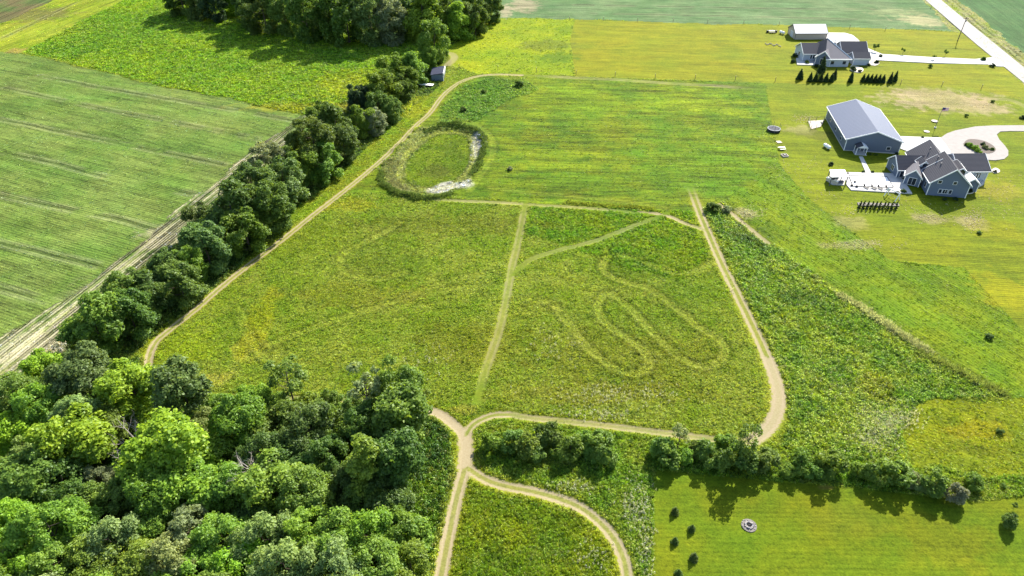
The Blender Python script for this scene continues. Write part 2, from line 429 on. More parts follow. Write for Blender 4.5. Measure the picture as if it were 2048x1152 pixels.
# name: outline in photo pixels, colour A, colour B, patch size m, speckle, row amp, bump, row direction (two photo points)
REG = [
    ('upper_meadow', [(880, 200), (960, 150), (1530, 165), (1545, 250), (1560, 330), (1620, 400), (1400, 420), (1330, 425), (1000, 400), (700, 385), (830, 260)],
     A(112, 148, 22), A(144, 162, 28), 9, .32, .6, .3, (1050, 250, 1500, 262)),
    ('weedy_bank', [(890, 205), (925, 172), (965, 160), (1050, 157), (1075, 180), (1010, 205), (960, 240), (870, 256)], A(104, 144, 32), A(132, 160, 38), 4, .5, 0, .8, None),
    ('lower_meadow', [(700, 385), (1000, 400), (1330, 425), (1400, 420), (1480, 600), (1560, 800), (1520, 875), (1010, 835), (930, 870), (880, 830), (400, 800), (300, 740), (300, 690), (560, 480)],
     A(134, 160, 36), A(158, 172, 56), 7, .5, 0, .8, None),
    ('trail_verge', [(300, 740), (290, 690), (560, 470), (700, 370), (880, 190), (900, 130), (870, 180), (770, 260), (690, 330), (610, 400), (520, 480), (440, 560), (360, 630), (270, 690)],
     A(134, 164, 22), A(152, 160, 32), 6, .35, 0, .5, None),
    ('field_corner', [(1330, 425), (1400, 420), (1430, 500), (1360, 560), (1200, 520), (1050, 470), (1060, 410)], A(106, 150, 22), A(138, 160, 30), 6, .5, 0, .8, None),
    ('weed_field', [(1400, 415), (1440, 405), (1500, 440), (1540, 485), (1640, 560), (1700, 600), (1850, 700), (2000, 785), (1850, 800), (1800, 850), (1820, 930), (1700, 930), (1560, 900), (1575, 830), (1560, 790), (1500, 630), (1440, 500)],
     A(112, 148, 30), A(148, 166, 42), 8, .5, 0, .9, None),
    ('rough_slope', [(1440, 405), (1560, 330), (1620, 400), (1780, 520), (1930, 535), (2048, 665), (2200, 800), (2200, 860), (2000, 790), (1850, 700), (1700, 600), (1540, 485)],
     A(124, 158, 18), A(148, 168, 20), 8, .3, .35, .4, (1560, 430, 2000, 700)),
    ('yellow_rough', [(1850, 800), (2200, 790), (2300, 1000), (2050, 960), (1900, 935), (1820, 930), (1805, 860)], A(162, 172, 14), A(138, 156, 20), 6, .3, .25, .4, (1820, 840, 2048, 900)),
    ('hedge_verge', [(1010, 835), (1520, 880), (1600, 900), (1820, 930), (2040, 955), (2050, 990), (1960, 1000), (1700, 975), (1310, 940), (1310, 1300), (1250, 1300), (1255, 1130), (1200, 1040), (1100, 990), (970, 955), (935, 930), (940, 860)],
     A(112, 150, 26), A(140, 158, 34), 5, .5, 0, .8, None),
    ('clearing', [(920, 960), (1010, 975), (1160, 1020), (1240, 1100), (1260, 1300), (850, 1300), (890, 1110)], A(150, 164, 26), A(120, 150, 28), 4, .5, 0, .8, None),
    ('lower_lawn', [(1310, 940), (1700, 975), (1960, 1003), (2060, 990), (2300, 1000), (2500, 1400), (1300, 1400)], A(122, 150, 10), A(146, 158, 14), 8, .26, .16, .3, (1320, 1000, 2000, 1010)),
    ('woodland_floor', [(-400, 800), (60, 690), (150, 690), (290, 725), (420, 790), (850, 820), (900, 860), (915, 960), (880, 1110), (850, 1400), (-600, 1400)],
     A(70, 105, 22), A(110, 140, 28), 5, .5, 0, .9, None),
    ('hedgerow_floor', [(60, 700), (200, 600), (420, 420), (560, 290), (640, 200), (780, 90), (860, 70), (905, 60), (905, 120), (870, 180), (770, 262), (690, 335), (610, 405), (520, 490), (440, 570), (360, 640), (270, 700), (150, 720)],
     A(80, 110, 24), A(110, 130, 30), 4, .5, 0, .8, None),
    ('crop_field', [(-60, 96), (40, 108), (130, 125), (290, 165), (440, 195), (600, 228), (660, 235), (590, 300), (440, 420), (330, 505), (210, 600), (60, 735), (-300, 980), (-900, 700), (-600, 96)],
     A(122, 154, 62), A(142, 164, 76), 14, .28, .5, .3, (9, 176, 513, 277)),
    ('crop_headland', [(650, 218), (560, 300), (440, 420), (330, 505), (210, 600), (60, 735), (-300, 980), (-300, 860), (0, 680), (190, 560), (330, 440), (430, 365), (520, 290), (610, 225)],
     A(110, 140, 60), A(165, 165, 105), 9, .25, 1.1, .5, (0, 730, 590, 262)),
    ('hay_field', [(40, 104), (250, 0), (300, -80), (480, -80), (480, 0), (900, 60), (905, 100), (700, 200), (650, 222), (600, 226), (440, 195), (290, 163), (130, 122)],
     A(130, 174, 26), A(152, 182, 24), 12, .34, 0, .8, None),
    ('grass_lane', [(-60, 98), (40, 106), (250, 0), (320, -60), (180, -60), (110, 0), (0, 50), (-100, 90)], A(150, 176, 22), A(180, 190, 50), 8, .2, .5, .3, (0, 80, 210, 0)),
    ('corner_field', [(-600, 90), (-60, 75), (0, 48), (110, 0), (180, -60), (-600, -60)], A(104, 132, 62), A(140, 128, 82), 12, .2, .5, .3, (0, 30, 110, -20)),
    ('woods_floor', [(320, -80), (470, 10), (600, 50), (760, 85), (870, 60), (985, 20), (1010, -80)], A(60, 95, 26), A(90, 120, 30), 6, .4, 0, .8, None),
    ('yellow_paddock', [(905, 130), (890, 100), (985, 36), (1150, 39), (1140, 80), (1150, 150), (960, 148)], A(190, 204, 14), A(156, 182, 16), 12, .25, 0, .4, None),
    ('back_lawn', [(1150, 39), (1400, 46), (1580, 50), (1905, 63), (1935, 60), (2120, 220), (2048, 210), (1960, 180), (1800, 172), (1550, 166), (1150, 152), (1140, 80)],
     A(156, 166, 8), A(172, 174, 10), 12, .2, .28, .2, (1150, 80, 1580, 92)),
    ('house_lawn', [(1530, 165), (1800, 172), (1960, 180), (2100, 215), (2700, 330), (2700, 800), (2200, 760), (2048, 665), (1930, 535), (1780, 520), (1620, 400), (1560, 330), (1545, 250)],
     A(158, 170, 8), A(138, 156, 14), 10, .24, .3, .25, (1600, 200, 2000, 215)),
    ('back_crop_field', [(985, 36), (1010, -80), (1800, -80), (1838, -10), (1905, 62), (1580, 50), (1400, 47), (1140, 38)], A(112, 150, 88), A(138, 166, 108), 14, .2, .42, .25, (1150, 20, 1800, 32)),
    ('road_verge', [(1780, -90), (1838, -10), (1905, 62), (1935, 66), (2080, 200), (2200, 300), (2300, 300), (2060, 110), (1905, -10), (1860, -60)], A(150, 172, 40), A(190, 186, 120), 4, .3, .2, .4, (1850, 0, 2048, 170)),
    ('roadside_field', [(1905, -10), (2060, 118), (2400, 380), (2700, 300), (2700, -90), (1860, -90)], A(84, 130, 66), A(100, 142, 78), 12, .2, .3, .25, (1905, 0, 2048, 115)),
    ('dry_pond', [(865, 250), (905, 248), (945, 258), (970, 280), (968, 310), (950, 345), (930, 372), (890, 392), (850, 399), (800, 388), (765, 370), (760, 347), (785, 310), (815, 275), (840, 258)],
     A(134, 152, 50), A(166, 172, 84), 3, .5, 0, .9, None),
    ('pond_basin', [(870, 268), (905, 265), (935, 275), (941, 300), (935, 330), (910, 355), (880, 368), (840, 368), (815, 358), (808, 335), (825, 305), (850, 280)], A(134, 158, 20), A(110, 138, 24), 4, .4, 0, .7, None),
]
NAMES = [r[0] for r in REG] + ['dirt_trail']
TRAIL = len(REG)
POLYS = [smooth_line(G(*r[1]) + [g(*r[1][0])], 3)[:-1] if r[0] in ('dry_pond', 'pond_basin') else G(*r[1]) for r in REG]

# trails: points, half width m, strength, grass between ruts
TR = [
    (((294, 760), (298, 715), (312, 683), (345, 655), (390, 620), (440, 575), (500, 527), (560, 482), (620, 434), (680, 388), (740, 340), (790, 295), (830, 252), (860, 225), (880, 198), (900, 178), (925, 162), (960, 152), (1000, 149), (1050, 150)), .86, .95, .8),
    (((1050, 150), (1150, 155), (1250, 160), (1350, 167), (1450, 172), (1520, 178)), 1.3, .35, .6),
    (((1378, 368), (1386, 388), (1400, 425), (1425, 485), (1450, 540), (1480, 600), (1510, 660), (1535, 715)), 1.15, .9, .85),
    (((1535, 715), (1552, 760), (1558, 800), (1550, 835), (1530, 862), (1505, 880)), 1.35, 1.0, .15),
    (((1505, 880), (1470, 882), (1400, 874), (1300, 862), (1200, 850), (1120, 842), (1060, 836), (1020, 829)), .8, .6, .4),
    (((1020, 829), (990, 830), (965, 838), (945, 850), (930, 872)), .8, .85, .8),
    (((850, 818), (880, 828), (905, 846), (924, 865), (932, 885)), 1.0, 1.0, .0),
    (((420, 787), (560, 795), (745, 803), (850, 818)), .6, .4, .3),
    (((930, 868), (932, 900), (930, 935)), 1.3, 1.0, .0),
    (((930, 935), (920, 970), (910, 1010), (900, 1060), (890, 1110), (882, 1152), (872, 1215)), 1.05, 1.0, .7),
    (((935, 935), (970, 958), (1010, 972), (1060, 982), (1110, 995), (1160, 1015), (1200, 1045), (1230, 1080), (1248, 1120), (1255, 1160), (1258, 1220)), .98, .92, .75),
    (((1280, 425), (1330, 430), (1370, 446), (1410, 460)), 0.7, .75, .3),
    (((955, 800), (968, 750), (985, 700), (1000, 655), (1010, 610), (1018, 570), (1025, 530), (1035, 490), (1045, 440), (1052, 395)), 1.0, .36, .6),
    (((1022, 552), (1060, 520), (1120, 500), (1180, 485), (1240, 462), (1300, 440), (1335, 425)), 0.9, .25, .4),
    (((780, 385), (850, 398), (920, 402), (1000, 405), (1080, 410), (1160, 415), (1240, 422), (1300, 428)), 0.7, .4, .5),
    (((1440, 408), (1480, 440), (1535, 485)), 0.7, .7, .0),
    (((890, 106), (905, 108), (908, 118), (895, 130)), 1.6, .5, .0),
    (((2048 + 180, 330), (2048, 212), (1990, 198), (1940, 192)), 1.3, .28, .3),
]
TRL = [(smooth_line(G(*p), 4), w, s, gr) for p, w, s, gr in TR]
# faint worn lines in the grass: points, half width, light(+)/dark(-) amount
FL = [
    (((1215, 515), (1205, 530), (1215, 550), (1250, 565), (1300, 580), (1350, 615), (1400, 655), (1440, 680), (1450, 700), (1440, 722), (1410, 732), (1370, 722), (1330, 690), (1290, 650), (1250, 610), (1225, 590), (1205, 592), (1195, 620), (1215, 650), (1260, 680), (1290, 705), (1297, 730), (1280, 745), (1250, 745), (1210, 725), (1170, 690), (1140, 650), (1110, 615)), .6),
    (((1240, 510), (1280, 520), (1320, 538), (1360, 546), (1400, 542), (1425, 525)), .45),
    (((800, 445), (740, 480), (690, 505), (680, 530), (700, 550), (760, 557), (810, 545)), .42),
    (((540, 690), (600, 665), (700, 630), (800, 600), (870, 572), (930, 555), (990, 548)), .42),
    (((480, 620), (490, 660), (515, 700), (545, 720), (560, 700)), .35),
    (((750, 640), (830, 600), (900, 580), (1000, 575)), .25),
    (((1060, 600), (1100, 605), (1140, 630), (1160, 660)), .3),
    (((980, 375), (1040, 383), (1130, 390), (1220, 400), (1330, 415)), .35),
    (((875, 262), (910, 260), (942, 271), (950, 300), (944, 332), (915, 360), (880, 374), (836, 374), (806, 362), (798, 335), (816, 302), (845, 276), (875, 262)), .6),
    (((835, 240), (870, 238), (910, 240), (955, 250), (985, 280), (982, 318), (962, 350), (940, 382)), .35),
    (((1640, 560), (1700, 600), (1760, 642), (1850, 702), (1940, 752), (2000, 785)), .6),
]
FLL = [(smooth_line(G(*p), 4), a) for p, a in FL]
TRAM = [((80, 151), (190, 173), (252, 183), (378, 205), (598, 243)), ((9, 176), (234, 223), (390, 252), (513, 277)), ((-60, 226), (0, 239), (146, 268), (311, 301), (447, 329)),
        ((-60, 290), (0, 303), (100, 324), (255, 364), (381, 388)), ((-60, 375), (0, 390), (100, 411), (240, 439), (310, 458)), ((-60, 470), (0, 485), (100, 509), (217, 535)), ((-60, 560), (0, 576), (120, 606)),
        ((1150, 10), (1500, 16), (1800, 20)), ((1160, 26), (1500, 33), (1850, 42)),
        ((0, 78), (110, 25), (160, 0)), ((1905, 0), (1960, 50), (2048, 118)), ((1893, 0), (1945, 48), (2048, 128))]
TRML = [G(*p) for p in TRAM]
SAND = A(222, 200, 150); STRAW = A(205, 190, 70); PALE = A(240, 236, 214)
# patches: centre px, radii px, colour, amount
PATCH = [
    ((1880, 200), (110, 20), SAND, .8), ((1960, 215), (60, 14), SAND, .7), ((1840, 185), (60, 10), SAND, .5), ((1700, 445), (40, 12), SAND, .3), ((1945, 448), (30, 16), SAND, .5), ((1860, 436), (34, 12), SAND, .45),
    ((1990, 380), (60, 18), STRAW, .4), ((1600, 260), (30, 10), SAND, .4), ((1640, 270), (60, 10), A(130, 130, 50), .6), ((1700, 490), (60, 10), SAND, .3), ((2010, 580), (60, 40), A(186, 180, 10), .7), ((1990, 460), (60, 20), A(178, 174, 10), .5),
    ((1490, 425), (24, 10), SAND, .5), ((1100, 90), (60, 12), A(110, 125, 50), .55), ((1120, 115), (40, 10), A(110, 150, 20), .8), ((1130, 60), (20, 8), A(130, 160, 30), .5),
    ((954, 290), (12, 28), PALE, .95), ((905, 370), (36, 9), PALE, 1.0), ((880, 376), (26, 7), PALE, .9), ((800, 372), (26, 6), A(170, 176, 110), .8), ((800, 330), (14, 34), A(190, 190, 110), .5), ((870, 340), (30, 14), A(110, 120, 40), .6),
    ((1050, 10), (30, 14), A(205, 190, 150), .75), ((1010, 22), (16, 12), A(215, 200, 160), .8), ((1840, 40), (46, 12), A(215, 205, 150), .8), ((1790, 25), (60, 10), A(190, 190, 130), .4),
    ((500, 690), (36, 30), A(196, 190, 70), .6), ((520, 640), (30, 60), A(170, 176, 24), .7), ((440, 760), (40, 14), A(196, 190, 80), .5), ((370, 700), (70, 50), A(160, 180, 18), .7),
    ((80, 60), (120, 18), A(190, 196, 60), .4), ((60, 30), (80, 14), A(140, 122, 80), .6), ((330, 470), (50, 26), A(205, 196, 150), .7), ((60, 690), (90, 34), A(210, 200, 155), .7), ((200, 575), (60, 30), A(180, 180, 120), .4),
    ((30, 102), (20, 6), A(190, 160, 90), .7), ((1745, 770), (40, 30), A(150, 150, 14), .6), ((1760, 850), (50, 40), A(150, 170, 80), .35), ((1380, 360), (26, 34), A(150, 165, 50), .5),
    ((1600, 600), (50, 18), A(60, 104, 26), .6), ((1500, 470), (60, 30), A(60, 100, 26), .55), ((1450, 420), (26, 10), A(70, 90, 40), .6), ((1250, 540), (60, 20), A(104, 138, 24), .5), ((760, 520), (90, 40), A(112, 138, 20), .5),
    ((700, 590), (140, 26), A(150, 146, 40), .4), ((950, 690), (140, 50), A(136, 140, 30), .5), ((620, 480), (90, 50), A(140, 156, 20), .5), ((900, 450), (200, 22), A(128, 134, 40), .5), ((700, 410), (60, 14), A(182, 178, 40), .5),
    ((1250, 720), (200, 70), A(146, 148, 44), .45), ((1190, 790), (240, 24), A(158, 156, 50), .4), ((1480, 170), (60, 12), A(110, 140, 40), .5), ((1400, 330), (130, 50), A(118, 164, 18), .6), ((1150, 200), (100, 30), A(150, 178, 14), .6),
    ((1120, 240), (24, 26), A(90, 130, 30), .5), ((1380, 200), (100, 24), A(160, 184, 20), .5), ((960, 210), (60, 40), A(96, 140, 30), .6), ((830, 215), (40, 24), A(170, 180, 10), .7),
    ((1900, 210), (40, 50), A(150, 160, 10), .3), ((1960, 900), (80, 12), A(120, 132, 20), .55), ((1960, 860), (70, 20), A(196, 180, 30), .4), ((1700, 1040), (80, 40), A(140, 150, 40), .35), ((1880, 1080), (100, 60), A(150, 150, 30), .45),
    ((1650, 975), (20, 5), A(200, 180, 80), .6), ((700, 170), (80, 30), A(190, 192, 12), .45), ((620, 215), (140, 10), A(190, 180, 40), .5), ((250, 60), (120, 40), A(112, 160, 34), .5), ((150, 100), (70, 16), A(110, 160, 30), .5),
    ((930, 820), (26, 10), A(186, 178, 70), .5), ((1340, 600), (60, 60), A(104, 142, 24), .4), ((450, 130), (80, 20), A(120, 170, 30), .4), ((560, 350), (30, 30), A(150, 150, 90), .3), ((1760, 560), (120, 40), A(128, 160, 14), .3),
]
PATCHW = []
for (cx, cy), (rx, ry), c, a in PATCH:
    X, Y = g(cx, cy)
    wx = rx * depth(X, Y) / FPX
    wy = abs(g(cx, cy - ry)[1] - g(cx, cy + ry)[1]) / 2
    PATCHW.append((X, Y, wx, wy, c, a))


def classify(X, Y):
    wx = X + (fbm(X, Y, 7.0, 20, 5) - .5) * 4.0
    wy = Y + (fbm(X, Y, 7.0, 30, 5) - .5) * 4.5
    cls = np.full(X.shape, NAMES.index('lower_meadow'))
    for i, (r, p) in enumerate(zip(REG, POLYS)):
        crisp = r[0] in ('lower_lawn', 'back_lawn', 'house_lawn')
        cls[inside(X if crisp else wx, Y if crisp else wy, p)] = i
    td = np.full(X.shape, 9.0); ts = np.zeros(X.shape); tg = np.zeros(X.shape)
    for line, w, s, gr in TRL:
        d, t = pdist(X, Y, line, 9 * w)
        d = d / w
        if s < .5 or line is TRL[2][0]:
            Lr = sum(math.hypot(b[0] - a[0], b[1] - a[1]) for a, b in zip(line[:-1], line[1:]))
            fade = sst(0, 14, t) * (sst(0, 14, Lr - t) if s < .5 else 1)
        else: fade = 1.0
        if s < .8: sv = fade * s * (0.55 + 0.9 * fbm(X, Y, 5.0, 44, 2))
        else: sv = s * fade
        k = d < td
        td = np.where(k, d, td); ts = np.where(k, sv, ts); tg = np.where(k, gr, tg)
    return cls, td, ts, tg


def land(X, Y, want_worn=False):
    """colour, parameters and height of the land"""
    cls, td, ts, tg = classify(X, Y)
    col = np.zeros((len(X), 3)); par = np.zeros((len(X), 3)); row = np.zeros(len(X))
    ca = np.array([r[2] for r in REG]); cb = np.array([r[3] for r in REG])
    ps = np.array([r[4] for r in REG], float)[cls]
    big = fbm(X, Y, 14.0, 3, 4); med = fbm(X, Y, 5.0, 9, 4)
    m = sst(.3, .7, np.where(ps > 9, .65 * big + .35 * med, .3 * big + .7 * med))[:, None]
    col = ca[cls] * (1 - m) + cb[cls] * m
    par[:, 0] = np.array([r[5] for r in REG])[cls]; par[:, 1] = np.array([r[6] for r in REG])[cls]; par[:, 2] = np.array([r[7] for r in REG])[cls]
    for i, r in enumerate(REG):
        if r[8]:
            a = g(r[8][0], r[8][1]); b = g(r[8][2], r[8][3]); th = math.atan2(b[1] - a[1], b[0] - a[0])
            k = cls == i
            row[k] = -X[k] * math.sin(th) + Y[k] * math.cos(th)
    # worn and bare patches
    worn = np.zeros(len(X))
    ww = fbm(X, Y, 2.4, 60, 4) - .5
    for px, py, rx, ry, c, a in PATCHW:
        k = (abs(X - px) < rx * 2) & (abs(Y - py) < ry * 2)
        if not k.any(): continue
        d = np.hypot((X[k] - px) / rx, (Y[k] - py) / ry) + ww[k] * 1.5
        f = (a * (1 - sst(.55, 1.25, d)))[:, None]
        if a >= .8: worn[k] = np.maximum(worn[k], f[:, 0])
        col[k] = col[k] * (1 - f) + np.array(c) * f
    # headland: bare soil between the rows
    hl = cls == NAMES.index('crop_headland')
    if hl.any():
        f = (sst(-.35, .45, np.sin(row[hl] * 2 * math.pi / 1.9) + (med[hl] - .5) * 3) * .7 * sst(.3, .6, big[hl] + .1))[:, None]
        col[hl] = col[hl] * (1 - f) + np.array(A(220, 212, 172)) * f
    # faint worn loops: a pale line with a dark edge
    H = np.zeros(len(X))
    for line, a in FLL:
        d, t = pdist(X, Y, line, 3)
        worn = np.maximum(worn, np.exp(-(d / .85) ** 2) * min(1, a * 1.4))
        f = (np.exp(-((d - .55) / .35) ** 2) * a)[:, None]
        col = col * (1 - f * .95) + np.array(A(190, 196, 76)) * f * .95
        dk = np.exp(-((d - 1.35) / .5) ** 2) * a * .45
        col = col * (1 - dk[:, None])
        H += np.exp(-((d - 1.5) / .6) ** 2) * .10 * a - np.exp(-(d / .9) ** 2) * .06 * a
    for line in TRML:
        d, t = pdist(X, Y, line, 4)
        gap = sst(.3, .5, vn(X, Y, 11, 70) * .6 + vn(X, Y, 4, 71) * .4)
        dk = np.exp(-(d / .55) ** 2) * .55 * gap
        lt = (np.exp(-((d - 1.1) / .6) ** 2) * .34 * gap)[:, None]
        col = col * (1 - dk[:, None]); col = col * (1 - lt) + np.array(A(190, 186, 140)) * lt
        H -= np.exp(-(d / .5) ** 2) * .1 * gap
    # yellower grass beside the trails
    f = (np.clip(1 - (td - 1) / 1.2, 0, 1) * np.clip(ts * 1.2, 0, 1) * .45)[:, None]
    col = col * (1 - f) + np.array(A(186, 184, 50)) * f
    near = np.clip(td - .6, 0, 1)
    par[:, 0] *= .5 + .5 * near; par[:, 2] *= near; par[:, 1] *= np.where(ts > .5, near, 1)
    # relief
    rough = np.array([{'weedy_bank': .4, 'lower_meadow': .28, 'weed_field': .5, 'hay_field': .4, 'hedge_verge': .4, 'clearing': .3, 'dry_pond': .35, 'pond_basin': .2, 'woodland_floor': .4,
                       'hedgerow_floor': .3, 'rough_slope': .15, 'upper_meadow': .08, 'field_corner': .32, 'yellow_rough': .15, 'trail_verge': .2}.get(n, .04) for n in NAMES[:-1]])[cls]
    H += (fbm(X, Y, 1.6, 81, 3) - .5) * rough * 1.3 * near + (fbm(X, Y, 22.0, 85, 2) - .5) * .35
    H -= .06 * ts * (1 - sst(.5, 1.9, td))
    pc = POLYS[NAMES.index('dry_pond')]
    d, t = pdist(X, Y, pc + [pc[0]], 9)
    H += np.exp(-(d / 1.6) ** 2) * .8 * np.clip(fbm(X, Y, 4.0, 95, 3) * 2.4 - .7, 0, 1)
    ins = inside(X, Y, pc); H -= np.where(ins, sst(0, 4, d) * .7, 0)
    cls = np.where((td < 1.0) & (ts > .3), TRAIL, cls)
    if want_worn: return cls, col, par, row, np.stack([td, ts, tg], 1), H, worn
    return cls, col, par, row, np.stack([td, ts, tg], 1), H


def tri_extent(y): return 0.6 * y + 62


ys = [40.0]
while ys[-1] < 392: ys.append(ys[-1] + 0.38 + max(0, ys[-1] - 90) * 0.0023)
ys = np.array(ys)
dx = 0.46
nx = int(2 * tri_extent(392) / dx) + 2
xs = (np.arange(nx) - nx / 2) * dx
XX, YY = np.meshgrid(xs, ys)
KEEP = np.abs(XX) < tri_extent(YY)
idx = -np.ones(XX.shape, int); idx[KEEP] = np.arange(KEEP.sum())
GX = XX[KEEP]; GY = YY[KEEP]
cls, gcol, gpar, grow, gtrl, gH = land(GX, GY)
GV = np.stack([GX, GY, gH], 1)
q = np.stack([idx[:-1, :-1], idx[:-1, 1:], idx[1:, 1:], idx[1:, :-1]], -1).reshape(-1, 4)
q = q[(q >= 0).all(1)]
qc = cls[q[:, 0]]
for ci, nm in enumerate(NAMES):
    f = q[qc == ci]
    if not len(f): continue
    u, inv = np.unique(f, return_inverse=True)
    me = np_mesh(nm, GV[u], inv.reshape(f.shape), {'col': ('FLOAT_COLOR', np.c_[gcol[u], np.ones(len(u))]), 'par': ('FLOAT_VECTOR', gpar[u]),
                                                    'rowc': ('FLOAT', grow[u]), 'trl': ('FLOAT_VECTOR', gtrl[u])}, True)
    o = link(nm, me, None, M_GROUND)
    tag(o, kind='structure')
m_far = plain('far_land', A(110, 150, 30), 0.95, 0.3, 0.02)
tag(MB().poly([(-4000, -4000, -.9), (4000, -4000, -.9), (4000, 4000, -.9), (-4000, 4000, -.9)]).build('ground', m_far), kind='structure')


def ground_h(X, Y):
    return float(land(np.array([X, X + .01]), np.array([Y, Y + .01]))[5][0])


# ------------------------------------------------------------------ paved surfaces (sheets and slabs)
def slab(name, px, z, mat, kind='structure', n=1):
    pts = G(*px)
    if n > 1: pts = smooth_line(pts + [pts[0]], n)[:-1]
    a = sum(pts[i][0] * pts[(i + 1) % len(pts)][1] - pts[(i + 1) % len(pts)][0] * pts[i][1] for i in range(len(pts)))
    if a < 0: pts = pts[::-1]
    o = MB().prism([(x, y, -.4) for x, y in pts], z + .4).build(name, mat)
    return tag(o, kind=kind)


slab('road', [(1790, -60), (1850, 0), (1951, 88), (2048, 167), (2200, 290), (2290, 290), (2048, 136), (1962, 66), (1881, 0), (1815, -60)], .21, M_ASPH)
slab('driveway', [(1652, 66), (1690, 66.5), (1705, 71), (1716, 80), (1727, 92), (1738, 98.5), (1764, 109), (1860, 115), (1950, 119), (1985, 115.5), (1996, 124), (2012, 134), (1990, 133), (1975, 129.5), (1860, 126.5), (1733, 120), (1731, 122.5), (1700, 124), (1650, 100)], .215, M_CONC)
slab('driveway', [(1800, 273.5), (1881, 276), (1900, 303), (1905, 330), (1840, 320), (1822, 306), (1800, 298)], .21, M_CONC)
slab('gravel_driveway', [(1881.5, 276), (1893, 268), (1910, 262), (1950, 254), (1985, 252), (2100, 251), (2100, 264), (2020, 263), (2000, 264), (1993, 270), (1998, 280), (2009, 292), (2016, 302), (2016, 312), (2008, 319), (1990, 321.5), (1962, 320), (1930, 318), (1905, 318), (1900, 303)], .205, M_GRAV)
slab('patio', [(1694, 345.5), (1786, 347.5), (1806, 360), (1824, 388), (1800, 386.5), (1702, 381), (1693, 371), (1690, 356)], .22, M_CONC)
slab('patio_walk', [(1717.5, 314), (1725, 314), (1742, 346.5), (1731, 346)], .215, M_CONC)
slab('back_patio', [(1592, 117), (1604, 116), (1632, 122), (1628, 131), (1594, 130)], .22, M_CONC)
slab('porch_slab', [(1938, 352), (1952, 350), (1967, 362), (1966, 370), (1952, 375), (1938, 370)], .22, M_CONC, n=3)
# covered pool set into the patio: dark coping gap and pale cover
pp = G((1697, 353.5), (1773, 355), (1786, 376), (1706, 374))
t = empty('swimming_pool', (*pp[0], .225), 'rectangular pool under a flat pale cover in the concrete patio', 'pool')
mb = MB().prism([(x - pp[0][0], y - pp[0][1], .0) for x, y in reversed(pp)], .05)
mb.build('pool_cover', M_WHITE, t)
mb = MB()
for i in range(4):
    a, b = pp[i], pp[(i + 1) % 4]
    mb.tube([(a[0] - pp[0][0], a[1] - pp[0][1], .08), (b[0] - pp[0][0], b[1] - pp[0][1], .08)], .13, 4)
mb.build('coping', M_GREY, t)


# ------------------------------------------------------------------ buildings
def gable(parent, name, q, wall, roof, oh=.45, trim=M_WHITE, hip=None, gables=True, only_roof=False):
    """walls, two roof slopes and white trim of one gabled block; q = cx, cy, yaw, length along ridge, width, eave, ridge"""
    cx, cy, yaw, L, Wd, e, r = q
    p0 = Vector(parent.location)

    def part(nm, mb, m):
        o = mb.build(nm, m, parent); o.location = (cx - p0.x, cy - p0.y, 0); o.rotation_euler = (0, 0, yaw); return o
    a, b = L / 2, Wd / 2
    mb = MB()
    if not only_roof:
        mb.poly([(-a, -b, 0), (a, -b, 0), (a, -b, e), (-a, -b, e)]).poly([(a, b, 0), (-a, b, 0), (-a, b, e), (a, b, e)])
        mb.poly([(-a, b, 0), (-a, -b, 0), (-a, -b, e), (-a, 0, r), (-a, b, e)]).poly([(a, -b, 0), (a, b, 0), (a, b, e), (a, 0, r), (a, -b, e)])
        part('wall', mb, wall)
    sl_ = (r - e) / b
    ee = e - sl_ * oh
    th = .16
    for sg in (-1, 1):
        mb = MB()
        pts = [(-a - oh, sg * (b + oh), ee + .04), (a + oh, sg * (b + oh), ee + .04), (a + oh, 0, r + .04), (-a - oh, 0, r + .04)]
        if sg > 0: pts = pts[::-1]
        mb.prism(pts, th)
        part('roof', mb, roof)
    # fascia boards at the rakes and eaves
    if trim:
        for s in (-1, 1):
            mb = MB()
            x = s * (a + oh + .05)
            for sg in (-1, 1):
                pts = [(x - .06, sg * (b + oh + .06), ee - .12), (x + .06, sg * (b + oh + .06), ee - .12), (x + .06, 0, r - .10), (x - .06, 0, r - .10)]
                if sg > 0: pts = pts[::-1]
                mb.prism(pts, .34)
            part('rake_board', mb, trim)
        for sg in (-1, 1):
            part('gutter', MB().box(-a - oh, a + oh, sg * (b + oh + .08) - .07, sg * (b + oh + .08) + .07, ee - .1, ee + .12), trim)
        if not only_roof:
            for sx in (-1, 1):
                for sy in (-1, 1):
                    x, y = sx * (a + .02), sy * (b + .02)
                    part('corner_board', MB().box(x - .09, x + .09, y - .09, y + .09, 0, e - .05), trim)

    def win(side, u, z, w, h, nm='window', fr=M_WHITE, pane=M_GLASS):
        """window in side 'l','r' (gable ends) or 'f','k' (long walls); u along the wall"""
        n = {'l': (-1, 0), 'r': (1, 0), 'f': (0, -1), 'k': (0, 1)}[side]
        base = (n[0] * a, n[1] * b)

        def bx(u0, u1, z0, z1, d0, d1):
            if n[0]:
                xs_ = sorted((base[0] + n[0] * d0, base[0] + n[0] * d1)); return MB().box(xs_[0], xs_[1], u0, u1, z0, z1)
            ys_ = sorted((base[1] + n[1] * d0, base[1] + n[1] * d1)); return MB().box(u0, u1, ys_[0], ys_[1], z0, z1)
        o = part(nm, bx(u - w / 2 - .1, u + w / 2 + .1, z - .1, z + h + .1, -.05, .06), fr)
        pn = bx(u - w / 2, u + w / 2, z, z + h, .03, .09).build('pane', pane, o)
        if w > 1.0:
            bx(u - .03, u + .03, z, z + h, .04, .12).build('mullion', fr, o)
        return o
    return win


R = math.radians
